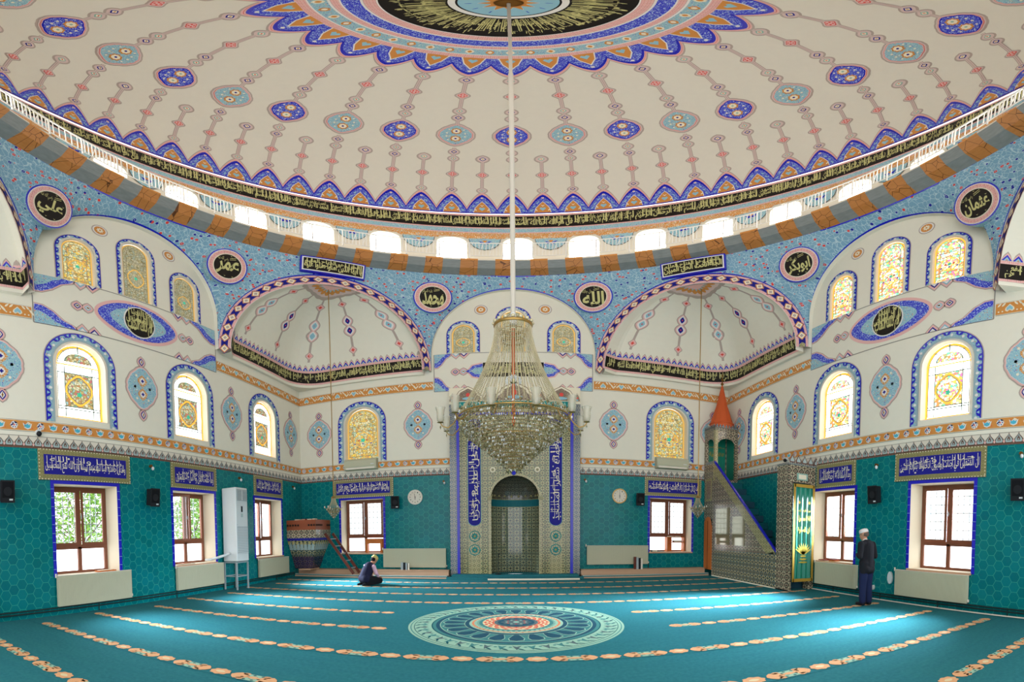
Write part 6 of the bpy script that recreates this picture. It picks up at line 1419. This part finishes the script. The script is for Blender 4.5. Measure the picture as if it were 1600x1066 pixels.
mb = MB(); mb.box((-7.72, 5.05, .805), (-7.54, 5.5, .83), 'orangewood'); mb.box((-7.7, 5.1, .83), (-7.55, 5.4, .838), 'bookpaper'); tag(mb.build('wooden_board'), 'flat orange wooden board on the sill of the near left window', 'board')
mb = MB(); mb.box((-7.66, 7.5, .805), (-7.46, 7.95, .825), 'bookpaper'); mb.box((-7.65, 7.52, .825), (-7.47, 7.8, .835), 'orangewood'); tag(mb.build('folded_paper'), 'pale papers on the sill of the left window with the open casement', 'paper')
mb = MB()
for k, (x, m_) in enumerate(((-3.66, 'steel'), (-3.58, 'speaker'), (-3.5, 'steel'), (-3.45, 'cream'))): mb.box((x - .045, 13.50, .25), (x + .03, 13.56,   .5 - .01 * k), m_)
tag(mb.build('small_rack'), 'dark and chrome bundle standing before the left back radiator', 'stand')
mb = MB()
for k, (x, m_) in enumerate(((3.95, 'darkwood'), (4.03, 'steel'), (4.11, 'speaker'), (4.17, 'cream'))): mb.box((x - .04, 13.40, .25), (x + .035, 13.46, .66 - .02 * k), m_)
tag(mb.build('small_rack'), 'dark wooden bundle standing before the right back radiator', 'stand')
# ------------------------------------------------------------------ people
def blob(parts, name, mat, parent, vox=.012, smooth=6):
    mb = MB()
    for p in parts:
        if len(p) == 4:
            a, ra, b, rb = p; mb.cyl(a, b, ra, mat, rb, 14); mb.ball(a, ra, mat, 14, 8); mb.ball(b, rb, mat, 14, 8)
        else: mb.ball(p[0], p[1], mat, 18, 12, p[2])
    o = mb.build(name, parent, local=True); r = o.modifiers.new('remesh', 'REMESH'); r.mode = 'VOXEL'; r.voxel_size = vox; r.use_smooth_shade = True
    s = o.modifiers.new('smooth', 'SMOOTH'); s.iterations = smooth; s.factor = .5
    return o
def hand(w, d, side, palm=(0, 0, -1)):
    """palm, four bent fingers of unequal length and a thumb leaving the side of the palm"""
    w = Vector(w); d = Vector(d).normalized(); n = Vector(palm).normalized(); s = d.cross(n).normalized() * side; out = []
    k = w + d * .085; out += [(w, .026, w + d * .04, .03), (w + d * .03 - s * .018, .019, k - s * .02, .018), (w + d * .03 + s * .018, .019, k + s * .02, .018)]
    for i, L in enumerate((.062, .07, .066, .05)):
        b = k + s * (-.03 + .02 * i); m = b + d * L * .55 + n * .006; e = m + (d * .75 + n * .6).normalized() * L * .5; out += [(b, .0095, m, .009), (m, .009, e, .0075)]
    t0 = w + d * .02 - s * .03; t1 = t0 + (d * .7 - s * .7).normalized() * .045; out += [(t0, .014, t1, .011), (t1, .011, t1 + d * .035, .009)]
    return out
def head(c, yaw, tilt, name_parent=None):
    """skull with brow, nose, mouth and ears; returns parts in figure space"""
    c = Vector(c); M = Matrix.Rotation(R(yaw), 3, 'Z') @ Matrix.Rotation(R(-tilt), 3, 'X'); q = lambda x, y, z: c + M @ Vector((x, y, z))
    P = [(q(0, -.005, .02), .092, (.86, 1.04, 1.12)), (q(0, .045, -.045), .058, (.92, .95, 1.05)), (q(0, .07, .0), .012, q(0, .108, -.022), .013), (q(0, .085, -.055), .012, q(0, .088, -.058), .018), (q(0, .072, -.095), .02, q(0, .06, -.09), .024),
         (q(-.03, .083, .022), .012, q(.03, .083, .022), .012)]
    for s in (-1, 1): P += [(q(s * .08, -.005, -.005), .018, q(s * .084, -.015, .018), .017), (q(s * .045, .06, -.02), .022, q(s * .04, .05, -.03), .022)]
    return P, q
m1 = empty('person', (6.62, 6.02, .014), 'man in dark jacket and white cap standing in prayer by the right wall', 'person')
H, q1 = head((-.015, .075, 1.495), 18, 16)
core = H + [((0, .035, 1.32), .062, (-.01, .06, 1.42), .052), ((0, -.01, .95), .12, (0, .0, 1.22), .11), ((-.13, 0, 1.26), .05, (.13, 0, 1.26), .05)]
for s in (-1, 1):
    core += [((s * .17, 0, 1.27), .045, (s * .22, -.02, 1.04), .042), ((s * .22, -.02, 1.04), .04, (s * .05, .2, 1.06), .03), ((s * .08, 0, .9), .09, (s * .09, .02, .48), .055), ((s * .09, .02, .48), .055, (s * .1, -.01, .09), .042), ((s * .1, -.03, .045), .035, (s * .11, .12, .03), .03)]
core += hand((-.05, .2, 1.06), (1, .15, .05), 1, (0, -1, 0)) + hand((.05, .215, 1.05), (-1, .15, .05), -1, (0, -1, 0))
blob(core, 'body', 'skin', m1, .009, 3)
J = [((0, -.01, .84), .15, (0, -.01, 1.1), .155), ((0, -.01, 1.1), .155, (0, -.005, 1.24), .155), ((-.1, -.005, 1.285), .088, (.1, -.005, 1.285), .088), ((-.06, -.03, .78), .125, (.06, -.03, .78), .125), ((-.07, -.02, 1.36), .035, (.05, -.02, 1.36), .035)]
for s in (-1, 1): J += [((s * .18, -.005, 1.285), .075, (s * .235, -.03, 1.04), .062), ((s * .235, -.03, 1.04), .062, (s * .08, .185, 1.06), .046)]
for s in (-1, 1): J += [((s * .1, -.02, .72), .09, (s * .08, -.02, .9), .12)]
blob(J, 'jacket', 'jacket', m1, .012, 5)
T = [((-.05, -.01, .84), .115, (.05, -.01, .84), .115)]
for s in (-1, 1): T += [((s * .08, -.01, .82), .11, (s * .09, .01, .46), .085), ((s * .09, .01, .46), .085, (s * .1, -.01, .1), .075)]
blob(T, 'trousers', 'trousers', m1, .012, 4)
blob([((-.06, .02, 1.345), .052, (.03, .02, 1.345), .052), ((-.012, .04, 1.37), .056, (-.012, .05, 1.385), .05)], 'shirt_collar', 'whitecap', m1, .01, 2)
for s in (-1, 1): blob([((s * .1, -.04, .04), .042, (s * .11, .03, .045), .042), ((s * .11, .03, .035), .04, (s * .12, .13, .028), .035)], 'shoe', 'shoe', m1, .01, 3)
mb = MB(); 
for e0 in range(7):
    pass
V = []; n = 24
for j, (r, z) in enumerate(((.092, .035), (.098, .04), (.096, .08), (.08, .108), (.045, .122), (.0, .126))):
    for k in range(n): a = 2 * pi * k / n; V.append(q1(r * .9 * cos(a), -.008 + r * 1.08 * sin(a), z))
mb.mesh(V, [(j * n + k, j * n + (k + 1) % n, (j + 1) * n + (k + 1) % n, (j + 1) * n + k) for j in range(5) for k in range(n)], 'whitecap'); mb.build('cap', m1, smooth=True, local=True)
blob([(q1(0, -.035, .0), .085, (1.0, .85, .8))], 'hair', 'hair', m1, .01, 2)
m2 = empty('person', (-4.02, 11.27, .014), 'man in navy vest and yellowish cap kneeling on the carpet by the left corner', 'person'); m2.rotation_euler.z = R(-28)
H, q2 = head((.0, .19, .70), 0, 48)
core = H + [((0, .06, .58), .055, (0, .14, .65), .048), ((0, -.14, .28), .12, (0, .0, .5), .12), ((-.13, .02, .54), .05, (.13, .02, .54), .05), ((-.08, -.15, .2), .1, (.08, -.15, .2), .1)]
for s in (-1, 1):
    core += [((s * .17, .02, .53), .048, (s * .21, .06, .34), .04), ((s * .21, .06, .34), .038, (s * .14, .22, .23), .028), ((s * .08, -.12, .2), .085, (s * .13, .28, .12), .06), ((s * .13, .28, .09), .055, (s * .1, -.18, .06), .045), ((s * .1, -.2, .05), .035, (s * .1, -.32, .035), .028)]
    core += hand((s * .14, .22, .23), (0, .9, -.35), s)
blob(core, 'body', 'skin', m2, .009, 3)
blob([((0, -.15, .26), .165, (0, -.06, .42), .165), ((0, -.06, .42), .165, (0, .0, .52), .14), ((-.12, .01, .55), .065, (.12, .01, .55), .065), ((-.07, -.2, .2), .13, (.07, -.2, .2), .13)], 'vest', 'vest', m2, .012, 5)
blob([((-s_ * .165, .015, .53), .062, (-s_ * .215, .06, .34), .055) for s_ in (-1, 1)] + [((-s_ * .215, .06, .34), .054, (-s_ * .15, .2, .24), .04) for s_ in (-1, 1)], 'sleeves', 'pinkshirt', m2, .01, 4)
T = []
for s in (-1, 1): T += [((s * .08, -.14, .18), .115, (s * .13, .28, .115), .085), ((s * .13, .28, .095), .08, (s * .1, -.2, .07), .065)]
blob(T, 'trousers', 'blackcloth', m2, .012, 4)
for s in (-1, 1): blob([((s * .1, -.22, .05), .04, (s * .1, -.34, .035), .03)], 'sock', 'blackcloth', m2, .01, 2)
blob([(q2(0, -.035, -.015), .083, (1.0, .9, .8))], 'hair', 'blackcloth', m2, .01, 2)
mb = MB(); V = []
for j, (r, z) in enumerate(((.094, .02), (.1, .028), (.098, .08), (.085, .115), (.05, .132), (.0, .136))):
    for k in range(n): a = 2 * pi * k / n; V.append(q2(r * .9 * cos(a), -.01 + r * 1.08 * sin(a), z))
mb.mesh(V, [(j * n + k, j * n + (k + 1) % n, (j + 1) * n + (k + 1) % n, (j + 1) * n + k) for j in range(5) for k in range(n)], 'yellowcap'); mb.build('cap', m2, smooth=True, local=True)
# ------------------------------------------------------------------ garden seen through the left windows
rnd = random.Random(3)
for (x, y, h, r_, lb) in ((-10.6, 6.6, 3.3, 1.5, 'leafy green shrub outside the near left window'), (-10.8, 11.6, 3.0, 1.3, 'leafy green shrub outside the left window with the open casement')):
    root = empty('garden_shrub', (x, y, 0), lb, 'shrub'); mb = MB(); mb.cyl((x, y, -.3), (x, y, 1.6), .07, 'trunk', .04)
    for k in range(9): a = rnd.random() * 6.28; mb.cyl((x, y, .8 + .12 * k), (x + cos(a) * r_ * .7, y + sin(a) * r_ * .7, 1.5 + .2 * k), .025, 'trunk', .01, 6)
    mb.build('stem', root); mb = MB()
    for k in range(2600):
        a = rnd.random() * 6.28; rr_ = r_ * rnd.random() ** .5; z = .9 + (h - .9) * rnd.random(); t = 1 - abs((z - h * .55) / (h * .62)) ** 2
        c = Vector((x + cos(a) * rr_ * max(.3, t), y + sin(a) * rr_ * max(.3, t), z)); u = Vector((rnd.uniform(-1, 1), rnd.uniform(-1, 1), rnd.uniform(-.6, .6))).normalized(); v = u.orthogonal().normalized(); L = rnd.uniform(.05, .1)
        mb.face([c - u * L, c + v * L * .45, c + u * L, c - v * L * .45], 'bush' if rnd.random() < .6 else 'bush2')
    tag(mb.build('foliage', root), kind='stuff')
